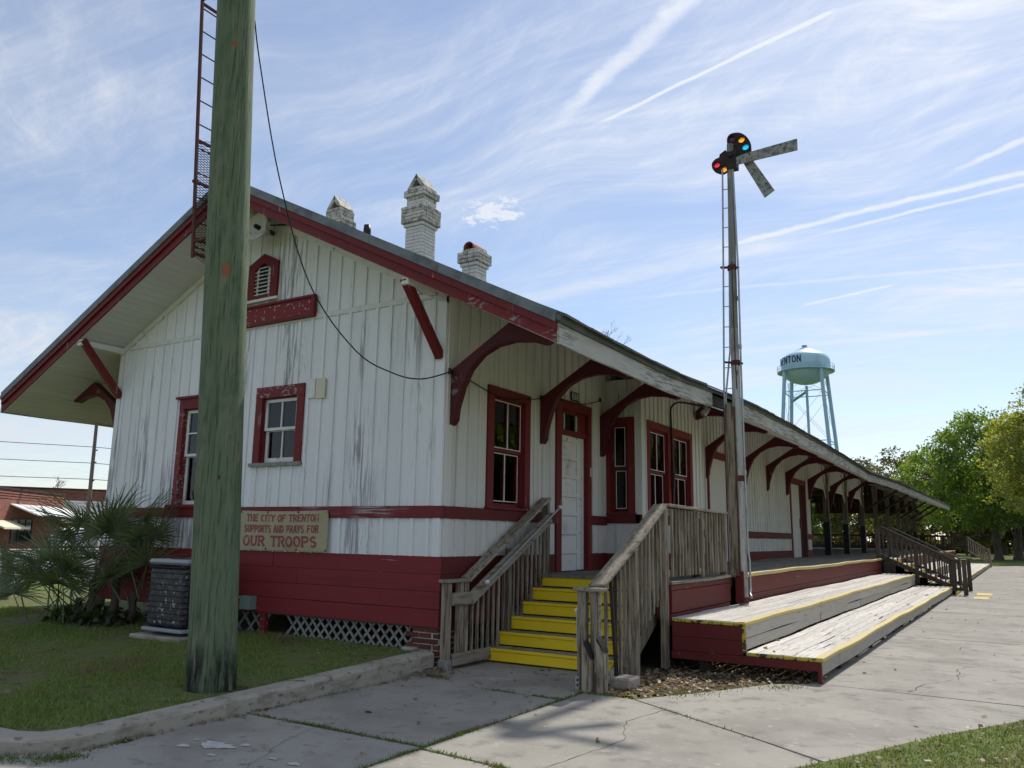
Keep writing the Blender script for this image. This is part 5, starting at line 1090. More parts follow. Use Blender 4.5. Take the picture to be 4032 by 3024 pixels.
# ------------------------------------------------------------------ signs on the building
nb = thing('name_board', 'dark red station name board with flaking pale letters on the gable', 'sign', (RX, -.09, 4.8))
box('board_panel', 'red', nb, -4.62, -2.37, -.075, -.041, 4.66, 4.93)
for a in ((-4.66, -2.33, -.105, -.041, 4.922, 4.958), (-4.66, -2.33, -.105, -.041, 4.632, 4.668), (-4.66, -4.61, -.105, -.041, 4.669, 4.921), (-2.38, -2.33, -.105, -.041, 4.669, 4.921)): box('board_frame', 'redv', nb, *a)
lt = MB(); lettering(lt, 'TRENTON', (-4.52, -.0755, 4.70), (1, 0, 0), (0, 0, 1), (0, -1, 0), .185, .225, .085, .012, .002, 0, .42); lt.ob('painted_letters', 'fleck', nb)
bn = thing('vinyl_banner', 'tan vinyl banner with faded red lettering hung on the gable', 'banner', (-2.7, -.08, 1.6))
nx, nz = 36, 14; V = []; F = []
def bn_y(u, v): return -.075 - .012*math.sin(u*PI)*math.sin(v*PI) - .006*math.exp(-((u-v*.5-.5)/.05)**2) - .006*math.exp(-((1-u-(1-v)*.9)/.04)**2)*(v > .5) - .004*math.sin(9*u+4*v)
def bn_p(u, v): return (-3.57+1.735*u, bn_y(u, v), 1.317+.55*v - .014*math.sin(PI*u)*(v))
for j in range(nz+1):
    for i in range(nx+1): V.append(bn_p(i/nx, j/nz))
F = [(j*(nx+1)+i, j*(nx+1)+i+1, (j+1)*(nx+1)+i+1, (j+1)*(nx+1)+i) for j in range(nz) for i in range(nx)]
MB().add(V, F, True).ob('banner_sheet', 'vinyl', bn)
for txt, z, h, wd, gap, stw, x0, x1 in (('THE CITY OF TRENTON', 1.728, .085, .06, .018, .021, -3.43, -1.99), ('SUPPORTS AND PRAYS FOR', 1.572, .090, .052, .017, .020, -3.46, -1.99), ('OUR TROOPS', 1.382, .125, .115, .034, .033, -3.46, -1.99)):
    t = MB(); L = lettering(MB(), txt, (0, 0, 0), (1, 0, 0), (0, 0, 1), (0, -1, 0), h, wd, gap, stw); k = (x1-x0)/L
    lettering(t, txt, (x0, 0, z), (1, 0, 0), (0, 0, 1), (0, -1, 0), h, wd*k, gap*k, stw*.92, .002, .42)
    def dr(p):
        u = (p[0]+3.57)/1.735; v = (p[2]-1.317)/.55; return (p[0], bn_y(u, v)-.004+p[1]*.5, p[2]-.014*math.sin(PI*u)*v)
    t.v = [dr(p) for p in t.v]; kind(t.ob('banner_text', 'vtext', bn), 'stuff')
for x, z in ((-3.55, 1.335), (-3.555, 1.85), (-1.85, 1.335), (-1.85, 1.85), (-3.0, 1.335), (-2.4, 1.335), (-3.0, 1.84), (-2.4, 1.84)): MB().lathe([(.006, -.004), (.014, -.003), (.014, .002)], 10, (x, -.082, z), 'y').ob('grommet', 'rust', bn)
pl = thing('number_plate', 'small black plate with white characters above the entrance door', 'sign', (.05, 3.48, 3.8))
fixn(MB().prism([(3.34, 3.762), (3.36, 3.742), (3.60, 3.742), (3.62, 3.762), (3.62, 3.868), (3.60, 3.888), (3.36, 3.888), (3.34, 3.868)], lambda u, v, a: (a, u, v), .042, .056).ob('plate_back', 'plate', pl))
t = MB(); lettering(t, 'BLDG9D', (.0565, 3.362, 3.765), (0, 1, 0), (0, 0, 1), (1, 0, 0), .10, .031, .0085, .0105, .0015); t.ob('plate_text', 'ptext', pl)
bo = fixn(MB().prism([(-5.0, 1.99), (-4.35, 1.99), (-4.42, 2.3), (-4.55, 2.48), (-4.72, 2.52), (-4.86, 2.42), (-4.93, 2.2)], lambda u, v, a: (u, a, v), .22, .25).ob('leaning_board', 'brownb')); tag(bo, 'brown rounded board leaning inside the tall gable window', 'board')

# ------------------------------------------------------------------ things on the left lawn
ac = thing('air_conditioner', 'dark mottled air conditioner unit with pale lid beside the pole', 'air conditioner', (-3.72, -.78, .2))
cbx('concrete_pad', 'kerb', ac, -4.22, -3.18, -1.24, -.34, .10, .205, c=.015)
A0, A1, B0_, B1_ = -4.10, -3.30, -1.12, -.46
cbx('base_rim', 'acgrey', ac, A0-.02, A1+.02, B0_-.02, B1_+.02, .25, .295, c=.01); cbx('coil_case', 'acdark', ac, A0+.006, A1-.006, B0_+.006, B1_-.006, .296, 1.11, c=.06); cbx('lid', 'acgrey', ac, A0-.01, A1+.01, B0_-.01, B1_+.01, 1.112, 1.185, c=.03)
for k in range(11): z = .34+k*.074; cbx('grille_slat', 'acslat', ac, A0-.004, A1+.004, B0_-.004, B1_+.004, z-.008, z+.008, c=.006)
MB().lathe([(.0, 1.19), (.22, 1.19), (.24, 1.186)], 24, (-3.70, -.79, 0)).ob('fan_guard', 'acslat', ac)
cd = tag(box('disconnect_box', 'bluebox', None, -3.36, -3.14, -.16, -.05, .50, .68), 'small grey green electric box low on the red skirt', 'box')
MB().tube([(-3.5, -.10, .66), (-3.36, -.10, .64)], .015, 6).ob('pipe', 'galv', cd)

# saw palmetto at the far corner
pm = thing('palmetto_shrub', 'dark spiky fan palmetto clump at the left corner of the depot', 'palm', (-6.9, -.3, .15))
def frond_mesh(seed, L=.62, nb=30, spread=230):
    r = random.Random(seed); mb = MB()
    for k in range(nb):
        a = math.radians(-spread/2 + spread*k/(nb-1)); l = L*(1-.25*abs(a)/math.radians(spread/2))*r.uniform(.85, 1.1); w_ = .014*r.uniform(.8, 1.2)
        d = Vector((math.sin(a), 0, math.cos(a))); s_ = Vector((math.cos(a), 0, -math.sin(a))); dr = Vector((0, -1, -.15)); pts = []
        for t in (0, .45, .8, 1.0): pts.append(d*l*t + dr*(t*t*.20*l*r.uniform(.6, 1.5)))
        V = []
        for i, p in enumerate(pts): q = w_*(.55, 1, .6, .05)[i]; V += [p-s_*q+Vector((0, .006, 0)), p, p+s_*q+Vector((0, .006, 0))]
        F = []
        for i in range(3): F += [(3*i, 3*i+1, 3*i+4, 3*i+3), (3*i+1, 3*i+2, 3*i+5, 3*i+4)]
        mb.add(V, F)
    mb.tube([(0, .02, -.85), (0, .03, -.4), (0, 0, .03)], [.012, .010, .007], 5, False)
    me = bpy.data.meshes.new('frond'); me.from_pydata(mb.v, [], mb.f); me.materials.append(MT['palm']); return me
FM = [frond_mesh(i, .66+.05*(i % 3)) for i in range(4)]
def frond(base, az, tilt, s, k):
    o = bpy.data.objects.new('frond', FM[k % 4]); link(o, pm)
    dv = Vector((math.sin(az)*math.sin(tilt), math.cos(az)*math.sin(tilt), math.cos(tilt)))
    ct = Vector(base) + dv*.85*s
    o.matrix_basis = Matrix.Translation(ct - WL[pm.name]) @ Matrix.Rotation(-az+PI, 4, 'Z') @ Matrix.Rotation(tilt*.9, 4, 'X') @ Matrix.Rotation(U(-.3, .3), 4, 'Y') @ Matrix.Scale(s, 4)
stems = [(-5.60, -.60, 1.0), (-5.95, -.75, .72), (-5.30, -.50, .55), (-6.35, -.7, .42), (-6.8, -.8, .22), (-6.0, -.95, .2), (-7.35, -.9, .02)]
for i, (x, y, z) in enumerate(stems):
    MB().tube([(x-.15, y+.1, .12), (x-.05, y+.05, z*.6), (x, y, z+.1)], [.07, .06, .05], 7).ob('stem', 'bark', pm)
    m_ = 6 if i < 4 else 4
    for k in range(m_): frond((x, y, z), 2*PI*k/m_+U(-.4, .4), U(.2, 1.2), U(.85, 1.15), i+k)
lowp = MB()
P = np.stack([RNG.uniform(-6.8, -5.2, 450), RNG.uniform(-1.05, -.15, 450), .14+RNG.uniform(0, 1, 450)**2*.25], 1); a = RNG.normal(size=(450, 3)); a /= np.linalg.norm(a, axis=1)[:, None]; b = np.cross(a, RNG.normal(size=(450, 3))); b /= np.linalg.norm(b, axis=1)[:, None]
kind(cards('undergrowth', P, a*.05, b*.028, 'leafd'), 'stuff')['label'] = 'tangled dark undergrowth beneath the palmetto'

# weathered bollards at the lawn edge
for i, (x, y, h, lb) in enumerate(((-10.9, .5, .95, 'leaning grey wooden bollard at the left edge of the lawn'), (-8.55, 1.0, .8, 'grey wooden bollard half hidden behind the palmetto'))):
    t = thing('wood_bollard', lb, 'bollard', (x, y, .15), 'wooden bollards along the lawn'); MB().tube([(x, y, .1), (x+.03, y, h*.8+.15), (x+.10, y, h+.15)], [.11, .105, .09], 10).ob('bollard_log', 'postwood', t); MB().tube([(x-.06, y, h*.9+.12), (x+.06, y, h*.96+.12)], .125, 8).ob('bollard_strap', 'black', t)

# ------------------------------------------------------------------ across the street: shops, cars, pole
def wall_xf(p, q, z=0):
    p, q = Vector((*p, z)), Vector((*q, z)); d = (q-p).normalized(); nrm = Vector((d.y, -d.x, 0))   # local x along wall, local -y outward
    return Matrix(((d.x, -nrm.x, 0, p.x), (d.y, -nrm.y, 0, p.y), (0, 0, 1, z), (0, 0, 0, 1))), (q-p).length
def shop(name, label, p, q, h, depth, m, seed, front):
    xf, L = wall_xf(p, q, -.3); t = thing(name, label, 'building', (p[0], p[1], -.3), 'shops across the street')
    MB(xf).box(0, L, 0, depth, 0, h).ob('wall', m, t); MB(xf).box(-.15, L+.15, -.15, depth, h, h+.18).ob('coping', 'spect' if m == 'brickfar' else 'shopw', t)
    if m == 'brickfar':
        for k in range(3): MB(xf).box(-.05, L+.05, -.06-.04*k, .0, h-.75+k*.22, h-.62+k*.22).ob('cornice_band', m, t)
    front(t, xf, L, h); return t
def glaz(t, xf, x0, x1, z0, z1, fm='shopred', mun=0):
    f = MB(xf); f.box(x0, x1, -.10, -.002, z0, z0+.12).box(x0, x1, -.10, -.002, z1-.12, z1).box(x0, x0+.12, -.10, -.002, z0+.12, z1-.12).box(x1-.12, x1, -.10, -.002, z0+.12, z1-.12)
    for k in range(mun): x = x0+(x1-x0)*(k+1)/(mun+1); f.box(x-.05, x+.05, -.09, -.003, z0+.12, z1-.12)
    wo_ = f.ob('window', fm, t); MB(xf).box(x0+.12, x1-.12, -.04, -.006, z0+.12, z1-.12).ob('pane', 'glassd', wo_); return wo_
def front_a(t, xf, L, h):
    glaz(t, xf, .4, 5.2, 2.75, 3.9, 'shopred', 1); glaz(t, xf, .4, 5.2, .6, 2.6, 'shopred', 1); MB(xf).box(1.0, 2.6, -.045, -.042, 1.7, 2.3).ob('poster', 'orange', t)
    MB(xf).box(7.0, 10.4, -.05, .0, 2.3, 3.9).ob('siding_panel', 'cream2', t)
    for k in range(5): MB(xf).box(7.0, 10.4, -.07, -.051, 2.36+k*.3, 2.6+k*.3).ob('siding_board', 'cream2', t)
    MB(xf).box(7.0, 8.4, -.02, .0, .0, 2.25).ob('door', 'trimd', t)
    MB(xf).add([(8.5, -.02, 2.5), (13.0, -.02, 2.5), (13.0, -1.5, 1.9), (8.5, -1.5, 1.9), (8.5, -.02, 2.42), (13.0, -.02, 2.42), (13.0, -1.5, 1.75), (8.5, -1.5, 1.75)], [(0, 1, 2, 3), (4, 7, 6, 5), (3, 2, 6, 7), (0, 3, 7, 4), (1, 5, 6, 2)]).ob('awning', 'cream2', t)
    MB(xf).add([(12.5, -.02, 4.0), (L, -.02, 4.0), (L, -2.4, 3.1), (12.5, -2.4, 3.1), (12.5, -.02, 3.9), (L, -.02, 3.9), (L, -2.4, 2.95), (12.5, -2.4, 2.95)], [(0, 1, 2, 3), (4, 7, 6, 5), (3, 2, 6, 7), (0, 3, 7, 4), (1, 5, 6, 2)]).ob('awning', 'awn', t)
    glaz(t, xf, 13.2, 17.5, .5, 2.7, 'trimd', 2)
def front_b(t, xf, L, h):
    for k in range(7): MB(xf).box(0, L, -.04, -.001, h-2.0+k*.28, h-2.0+k*.28+.25).ob('siding_board', 'shopw', t)
    MB(xf).box(0, L, -.08, -.001, h-2.35, h-2.05).ob('yellow_band', 'ystripe', t); MB(xf).add([(0, -.02, h-2.4), (L, -.02, h-2.4), (L, -2.2, h-2.9), (0, -2.2, h-2.9), (0, -.02, h-2.5), (L, -.02, h-2.5), (L, -2.2, h-3.05), (0, -2.2, h-3.05)], [(0, 1, 2, 3), (4, 7, 6, 5), (3, 2, 6, 7), (0, 3, 7, 4), (1, 5, 6, 2)]).ob('awning', 'awn', t)
    glaz(t, xf, .8, 4.2, .5, 2.4, 'trimd', 1); glaz(t, xf, 5.5, L-.8, .5, 2.4, 'trimd', 2)
def front_c(t, xf, L, h): glaz(t, xf, 9, 11.5, h-1.4, h-.4, 'shopw')
shop('brick_shop', 'low red brick shop with red framed windows and white awning', (-62.5, 21.0), (-78.1, 39.6), 5.2, 9, 'brickfar', 1, front_a)
shop('white_shop', 'white fronted shop with a yellow band next to the brick shop', (-79.5, 39.0), (-76.5, 49.0), 4.6, 8, 'shopw', 2, front_b)
shop('brick_block', 'long plain brick block rising behind the low shops', (-100, 33.0), (-86, 58.0), 6.5, 14, 'brickfar', 3, front_c)
def car(label, pos, az, sc=1.0):
    xf = Matrix.Translation(pos) @ Matrix.Rotation(az, 4, 'Z') @ Matrix.Scale(sc, 4); t = thing('parked_suv', label, 'car', pos, 'white vehicles parked across the street')
    body = [(-2.45, .45), (-2.45, 1.0), (-2.3, 1.08), (-1.0, 1.12), (-.35, 1.14), (2.2, 1.14), (2.42, 1.05), (2.45, .5), (1.95, .42), (-2.0, .42)]
    fy = lambda u, v, a: (u, a*(1 if v > .6 else .97), v)
    b_ = fixn(MB(xf).prism(body, fy, -.95, .95).ob('body', 'white_gloss', t))
    cabin = [(-1.0, 1.12), (-.3, 1.70), (-.1, 1.76), (1.9, 1.76), (2.2, 1.55), (2.35, 1.12)]
    fixn(MB(xf).prism([(u, v) for u, v in cabin], lambda u, v, a: (u, a*(1-.22*(v-1.12)), v), -.88, .88).ob('cabin', 'white_gloss', t))
    for s in (-1, 1):
        for q in ([(-.75, 1.18), (-.2, 1.62), (.35, 1.64), (.35, 1.18)], [(.43, 1.18), (.43, 1.64), (1.2, 1.64), (1.2, 1.18)], [(1.28, 1.18), (1.28, 1.64), (1.85, 1.62), (2.1, 1.2)]):
            fixn(MB(xf).prism(q, lambda u, v, a: (u, s*(.885-.19*(v-1.12)+a), v), -.01, .006).ob('side_window', 'glassd', t))
        for x in (-1.55, 1.5):
            w_ = MB(xf).lathe([(.20, -.10), (.37, -.10), (.39, -.05), (.39, .05), (.37, .10), (.20, .10)], 20, (x, s*.88, .39), 'y').ob('wheel', 'rubber', t); MB(xf).lathe([(0, -.08), (.12, -.10), (.21, -.09), (.21, .09), (.12, .10), (0, .08)], 16, (x, s*.88, .39), 'y').ob('rim', 'galv', w_)
        MB(xf).box(-2.48, -2.40, s*.62-.2, s*.62+.2, .80, .97).ob('headlight', 'lampw', t); MB(xf).box(-.72, -.55, s*.98-.1, s*.98+.1, 1.14, 1.32).ob('mirror', 'white_gloss', t)
    fixn(MB(xf).add([(-1.02, -.78, 1.16), (-1.02, .78, 1.16), (-.33, .70, 1.67), (-.33, -.70, 1.67)], [(0, 1, 2, 3)]).ob('windscreen', 'glassd', t)); [MB(xf).box(-2.49, -2.42, -.38, .38, .68+.09*k, .74+.09*k).ob('grille_bar', 'trimd', t) for k in range(3)]; MB(xf).box(-2.54, -2.40, -.92, .92, .45, .62).ob('bumper', 'galv', t)
car('white pickup like car parked nose out before the brick shop', (-60.3, 30.2, -.29), math.radians(-22), 1.08); car('white car parked behind the palmetto nearer the depot', (-54.5, 31.5, -.24), math.radians(-10), 1.05)
fp = thing('street_pole', 'distant thin utility pole across the street left of the depot', 'utility pole', (-72.0, 38.8, -.3)); MB().tube([(-72, 38.8, -.4), (-71.3, 38.2, 13.5)], [.22, .15], 8).ob('pole_shaft', 'postwood', fp)
for z in (6.2, 8.0, 9.2): MB().tube([(-71.75, 38.55, z), (-71.2, 38.55, z+.1)], .06, 6).ob('step_bolt', 'rust', fp)
for i, (z0, z1, lb) in enumerate(((10.4, 9.6, 'topmost'), (8.6, 8.0, 'middle'), (7.2, 6.4, 'lowest'))):
    pts = [Vector((-95, -30, z0)).lerp(Vector((-71.6, 38.5, z1)), k/12) - Vector((0, 0, 2.2*(k/12)*(1-k/12))) for k in range(13)] + [Vector((-71.6, 38.5, z1)).lerp(Vector((-50, 95, z1-.3)), k/8) - Vector((0, 0, 1.5*(k/8)*(1-k/8))) for k in range(1, 9)]
    tag(MB().tube(pts, .03, 5).ob('power_line', 'wire'), lb + ' of three thin power lines over the street', 'power line', 'power lines over the street')

# ------------------------------------------------------------------ water tower
TX, TY = -24.84, 145.48; ZB = 32.2
tw = thing('water_tower', 'pale blue water tower on four splayed legs above the roofline', 'water tower', (TX, TY, 0))
vd = Vector((TX-6.018, TY+8.145, 0)).normalized(); rd = Vector((vd.y, -vd.x, 0))        # away from camera, to its right
MB().lathe([(0, ZB-2.3), (1.3, ZB-2.18), (2.6, ZB-1.75), (3.5, ZB-1.1), (4.15, ZB-.38), (4.35, ZB+.1), (4.35, ZB+1.9), (4.25, ZB+2.35), (3.95, ZB+2.85), (3.4, ZB+3.3), (2.7, ZB+3.62), (.42, ZB+4.75), (.42, ZB+4.95), (0, ZB+4.95)], 48, (TX, TY, 0)).ob('tank', 'tank', tw)
MB().lathe([(.3, ZB+4.9), (.5, ZB+4.95), (.5, ZB+5.12), (.3, ZB+5.2), (0, ZB+5.22)], 20, (TX, TY, 0)).ob('roof_hatch', 'tanklt', tw)
MB().lathe([(4.3, ZB-.12), (5.05, ZB-.05), (5.05, ZB+.08), (4.3, ZB+.08)], 48, (TX, TY, 0)).ob('balcony', 'tanklt', tw)
for z in (.55, 1.05): MB().lathe([(5.0, ZB+z-.025), (5.05, ZB+z-.025), (5.05, ZB+z+.025), (5.0, ZB+z+.025), (5.0, ZB+z-.025)], 48, (TX, TY, 0)).ob('balcony_rail', 'tanklt', tw)
for k in range(28):
    a = 2*PI*k/28; MB().tube([(TX+5.02*math.cos(a), TY+5.02*math.sin(a), ZB+.05), (TX+5.02*math.cos(a), TY+5.02*math.sin(a), ZB+1.05)], .03, 5).ob('balcony_post', 'tanklt', tw)
legs = []
for th in (-55, 35, 125, 215):
    a = math.radians(th); d = rd*math.sin(a) - vd*math.cos(a); tp = Vector((TX, TY, ZB+.2))+d*4.45; bt = Vector((TX, TY, -.2))+d*7.35; legs.append((tp, bt)); MB().tube([bt, tp], .33, 14).ob('leg', 'tanklt', tw)
MB().tube([(TX, TY, 0), (TX, TY, ZB-2.6)], .24, 12).ob('riser_pipe', 'tanklt', tw)
def lp(i, z): tp, bt = legs[i % 4]; return bt.lerp(tp, (z+.2)/(ZB+.4))
for i in range(4):
    for z in (9.5, 19.0, 28.2): MB().tube([lp(i, z), lp(i+1, z)], .09, 6).ob('strut', 'tanklt', tw)
    for z0, z1 in ((.3, 9.5), (9.5, 19.0), (19.0, 28.2), (28.2, 31.6)):
        MB().tube([lp(i, z0), lp(i+1, z1)], .028, 5).ob('tie_rod', 'tanklt', tw); MB().tube([lp(i+1, z0), lp(i, z1)], .028, 5).ob('tie_rod', 'tanklt', tw)
q0 = lp(3, 27.4); q1 = Vector((TX, TY, 28.6)); MB().beam(q0, q1, .7, .16).ob('catwalk', 'tanklt', tw)
for k in range(7): pq = q0.lerp(q1, k/6); MB().tube([pq, pq+Vector((0, 0, 1.0))], .025, 5).ob('catwalk_post', 'tanklt', tw)
MB().tube([q0+Vector((0, 0, 1)), q1+Vector((0, 0, 1))], .025, 5).ob('catwalk_rail', 'tanklt', tw); MB().tube([lp(3, 3)+Vector((-.6, 0, 0)), lp(3, 31)+Vector((-.5, 0, 0))], .07, 5).ob('ladder', 'tanklt', tw)
for k, ch in enumerate('TRENTON'):
    a = math.radians(-87+12.1*k); d = rd*math.sin(a) - vd*math.cos(a); tg = Vector((-d.y, d.x, 0))
    if tg.dot(rd) < 0: tg = -tg
    t = MB(); lettering(t, ch, Vector((TX, TY, ZB+1.28)) + d*4.37 - tg*.32, tg, (0, 0, 1), d, 1.2, .66, 0, .18, .03); t.ob('tank_letter', 'navy', tw)

# ------------------------------------------------------------------ trees
def rv(n): a = RNG.normal(size=(n, 3)); return a/np.linalg.norm(a, axis=1)[:, None]
def crown_pts(lobes, nclump, per, rad, shell=.55):
    wts = np.array([l[3]*l[4]*l[5] for l in lobes]); ix = RNG.choice(len(lobes), nclump, p=wts/wts.sum()); L = np.array(lobes)[ix]
    d = rv(nclump); r = RNG.uniform(shell**3, 1, nclump)**(1/3); C = L[:, :3] + d*L[:, 3:6]*r[:, None]
    q = rv(nclump*per)*(RNG.uniform(0, 1, nclump*per)**(1/2.2))[:, None]*rad; q[:, 2] *= .7
    return np.repeat(C, per, 0) + q, C
def leafcards(name, P, size, m, par):
    n = len(P); a = rv(n); b = np.cross(a, rv(n)); b /= np.linalg.norm(b, axis=1)[:, None]; s = size*RNG.uniform(.6, 1.3, n)[:, None]
    return cards(name, P, a*s, b*s*.62, m, par)
def tree(label, x, y, h, tr, lobes, m, nclump=420, per=22, rad=.85, size=.17, group=None, limbs=9, z0=-.05, name='park_tree', th=.45):
    t = thing(name, label, 'tree', (x, y, z0), group); sc = 1
    LB = [(x+a, y+b, z0+c, d, e, f) for a, b, c, d, e, f in lobes]
    P, C = crown_pts(LB, nclump, per, rad); leafcards('crown', P, size, m, t)
    mb = MB(); fk = Vector((x+U(-.2, .2), y, z0+h*th*.55)); mb.tube([(x, y, z0), (x+.02, y, z0+.5), fk, (x+U(-.5, .5), y+U(-.5, .5), z0+h*th*1.3), (x+U(-.6, .6), y, z0+h*.8)], [tr*1.45, tr*1.05, tr*.85, tr*.5, tr*.12], 10); tk = mb.ob('trunk', 'bark', t)
    lm = MB()
    for k in range(limbs):
        c = Vector(C[int(RNG.integers(len(C)))]); s_ = Vector((x, y, z0+h*U(th*.5, th*1.1))); mid = s_.lerp(c, .5)+Vector((U(-.4, .4), U(-.4, .4), U(.2, .9))); lm.tube([s_, mid, c], [tr*.38, tr*.24, tr*.05], 6, False)
        for j in range(3):
            c2 = Vector(C[int(RNG.integers(len(C)))])
            if (c2-mid).length < h*.35: lm.tube([mid, mid.lerp(c2, .5)+Vector((0, 0, .3)), c2], [tr*.14, tr*.09, tr*.03], 5, False)
    kind(lm.ob('limbs', 'bark', t), 'stuff'); return t
G1 = 'park trees beyond the far end of the path'
tree('spreading dark green shade tree overhanging the end of the path', 4.4, 82.5, 15, .36, [(-5.2, 0, 7.8, 3.6, 4, 3.2), (-.5, 0, 10.2, 4.4, 4.5, 4.4), (3.5, 1, 8, 4, 4.5, 4.2), (-3.2, -1, 4.6, 3.2, 3, 1.8), (1.5, -2, 5.2, 4.2, 3.5, 2.2), (-3.2, 1, 11.2, 2.2, 2.5, 1.8)], 'leafa', 760, 40, .8, .105, G1)
tree('yellow green young leaved tree at the right edge of the photo', 9.6, 72, 17, .34, [(-3.2, 0, 8.8, 2.4, 3.2, 3.4), (-.6, 0, 11.8, 2.6, 3, 3.2), (2, 0, 9, 3.5, 3.5, 4.5), (-.8, 0, 14.8, 1.2, 1.4, 1.6), (-2.8, -1, 5.8, 2.6, 2.4, 1.8), (-3.0, 0, 11.2, 1.3, 2, 1.6)], 'leafb', 640, 38, .7, .095, G1)
tree('second trunk shade tree just behind the spreading tree', 6.0, 87.5, 13, .40, [(0, 0, 8, 4.5, 4, 3.6), (-3, 1, 6.5, 3.5, 3, 2.6), (3, 0, 7.5, 4, 3.5, 3.2)], 'leafa', 480, 36, .85, .12, G1)
tree('third shade tree cut by the right edge of the picture', 8.9, 92, 14, .38, [(0, 0, 9, 4, 4, 3.8), (-3, 0, 6.5, 3, 3, 2.4), (3.5, 0, 8, 4, 4, 3.5)], 'leafb', 440, 34, .85, .12, G1)
G3 = 'trees beyond the right edge, mirrored in the bay windows'
for i, (x, y, h) in enumerate(((13.5, 22, 10), (17.5, 31, 12), (12.8, 37, 10), (17, 49, 12))):
    w_ = h*.36; tree(('leafy tree on the verge mirrored in the near bay pane', 'tall leafy tree farther along the verge mirrored in the bay panes', 'low leafy tree mirrored in the far bay pane', 'leafy tree on the verge mirrored in the window by the corner')[i], x, y, h, .3, [(0, 0, h*.62, w_, w_, h*.28), (-w_*.6, 0, h*.45, w_*.8, w_*.8, h*.22), (w_*.6, 0, h*.5, w_*.8, w_*.8, h*.22), (0, w_*.7, h*.5, w_*.8, w_*.8, h*.25), (0, -w_*.7, h*.5, w_*.8, w_*.8, h*.25)], 'leafa', 220, 22, .9, .28, G3, 6)
G2 = 'woods behind the freight shed'
bt_ = [(-12.0, 112, 13.6, 'leafc', 'olive round crowned tree showing left of the gap over the shed roof'), (-5.6, 108, 14.4, 'leafc', 'olive tree with open crown right above the shed roof end'), (-1.5, 118, 13.6, 'leafc', 'dull green tree between the shed roof and the shade trees'), (-18, 118, 11, 'leafa', 'green tree seen through the left bays of the shed'), (-24, 126, 11, 'leafc', 'olive tree seen through the leftmost bay of the shed'), (-8.5, 124, 11.5, 'leafa', 'green tree filling the middle bays of the shed'), (1.5, 104, 9, 'leafc', 'low olive tree behind the end railing'), (12, 120, 12, 'leafa', 'green tree far behind the park trees'), (4.5, 128, 11, 'leafd', 'dark tree far behind the two trunks'), (-30, 135, 12, 'leafc', 'dull tree by the water tower legs')]
for i, (x, y, h, m, lb) in enumerate(bt_):
    w_ = h*.30; lob = [(0, 0, h*.66, w_, w_, h*.25), (-w_*.7, 0, h*.52, w_*.75, w_*.8, h*.2), (w_*.7, 0, h*.55, w_*.75, w_*.8, h*.22), (U(-1, 1), 0, h*.82, w_*.55, w_*.5, h*.15), (0, 0, h*.33, w_*1.1, w_, h*.17)]
    tree(lb, x, y, h, .3, lob, m, 330, 32, .8, .13, G2, 7)
n = 15000; xx = RNG.uniform(-60, 60, n); yy = 138+RNG.uniform(-5, 5, n)+3*np.sin(xx*.3); hz = (4.2+1.6*np.sin(xx*.35)+1.2*np.sin(xx*.9+2)); P = np.stack([xx, yy, RNG.uniform(0, 1, n)*hz], 1)
kind(leafcards('far_hedgerow', P, .42, 'leafc', None), 'stuff')['label'] = 'dark far hedgerow closing the view behind the park'
def bare(label, x, y, z0, h, seed, spread=.5, r0=.12, base=.1, crown=False):
    r = random.Random(seed); t = thing('bare_tree', label, 'tree', (x, y, 0)); mb = MB()
    def grow(p, d, L, rad, lev):
        q = p + d*L; mb.tube([p, p+d*L*.5+Vector((r.uniform(-.05, .05), r.uniform(-.05, .05), 0))*L, q], [rad, rad*.8, rad*.6], 5, False)
        if lev <= 0: return
        for k in range(r.choice((2, 3, 3))):
            e = (d + Vector((r.uniform(-1, 1), r.uniform(-1, 1), r.uniform(-.2, .6)))*spread*1.3).normalized(); grow(p + d*L*r.uniform(.45, 1), e, L*r.uniform(.5, .78), rad*.55, lev-1)
    MB().tube([(x, y, 0), (x, y, z0)], [r0*1.6, r0], 8).ob('trunk', 'twig', t); grow(Vector((x, y, z0)), Vector((.03, 0, 1)), h*.42, r0*.9, 5); mb.ob('branches', 'twig', t)
bare('leafless tree top poking above the depot eave', -22.5, 54.3, 15.8, 4.6, 5, .75, .09)
bare('small leafless tree right of the distant street pole', -90.0, 53.0, 4.5, 5.0, 11, .6, .13); bare('small leafless tree left of the distant street pole', -94.0, 47.5, 4.5, 4.0, 3, .6, .12)

# ------------------------------------------------------------------ grass, weeds, fallen leaves
n = 120000; X = RNG.uniform(-9.5, -.1, n); Y = -5.2 + 5.1*RNG.uniform(0, 1, n)**1.15
ok = ((X+.47)**2+(Y+2.86)**2 > .3**2) & ~((X > -4.25) & (X < -3.15) & (Y > -1.26) & (Y < -.32)) & (Y > np.interp(X, [-9, -4, -1.6, -.75, -.3, -.12], [-5.12, -4.83, -4.71, -4.68, -4.6, -4.3])) & (Y < -.02)
pn = np.sin(1.9*X+.7*Y+.4)+np.sin(2.7*Y-1.1*X)+.8*np.sin(4.3*X+3.1*Y+1)+.6*np.sin(7.1*Y+5.3*X); ok &= RNG.uniform(0, 1, n) < np.clip(.62+.28*pn, .10, 1); pn = pn[ok]
X, Y = X[ok], Y[ok]; Z = np.array([lz(a, b) for a, b in zip(X, Y)])-.005
kind(blades('lawn_grass', X, Y, Z, RNG.uniform(.014, .046, len(X))*(1+.22*pn), 'grass', .007, .9), 'stuff')['label'] = 'short patchy green grass on the shaded lawn'
n = 60000; X = RNG.uniform(3.9, 7.6, n); Y = -2.9+RNG.uniform(0, 1, n)**1.2*8; ex = np.interp(Y, [p[1] for p in RL], [p[0] for p in RL]); ok = X > ex+np.abs(RNG.normal(0, .07, n))-.02
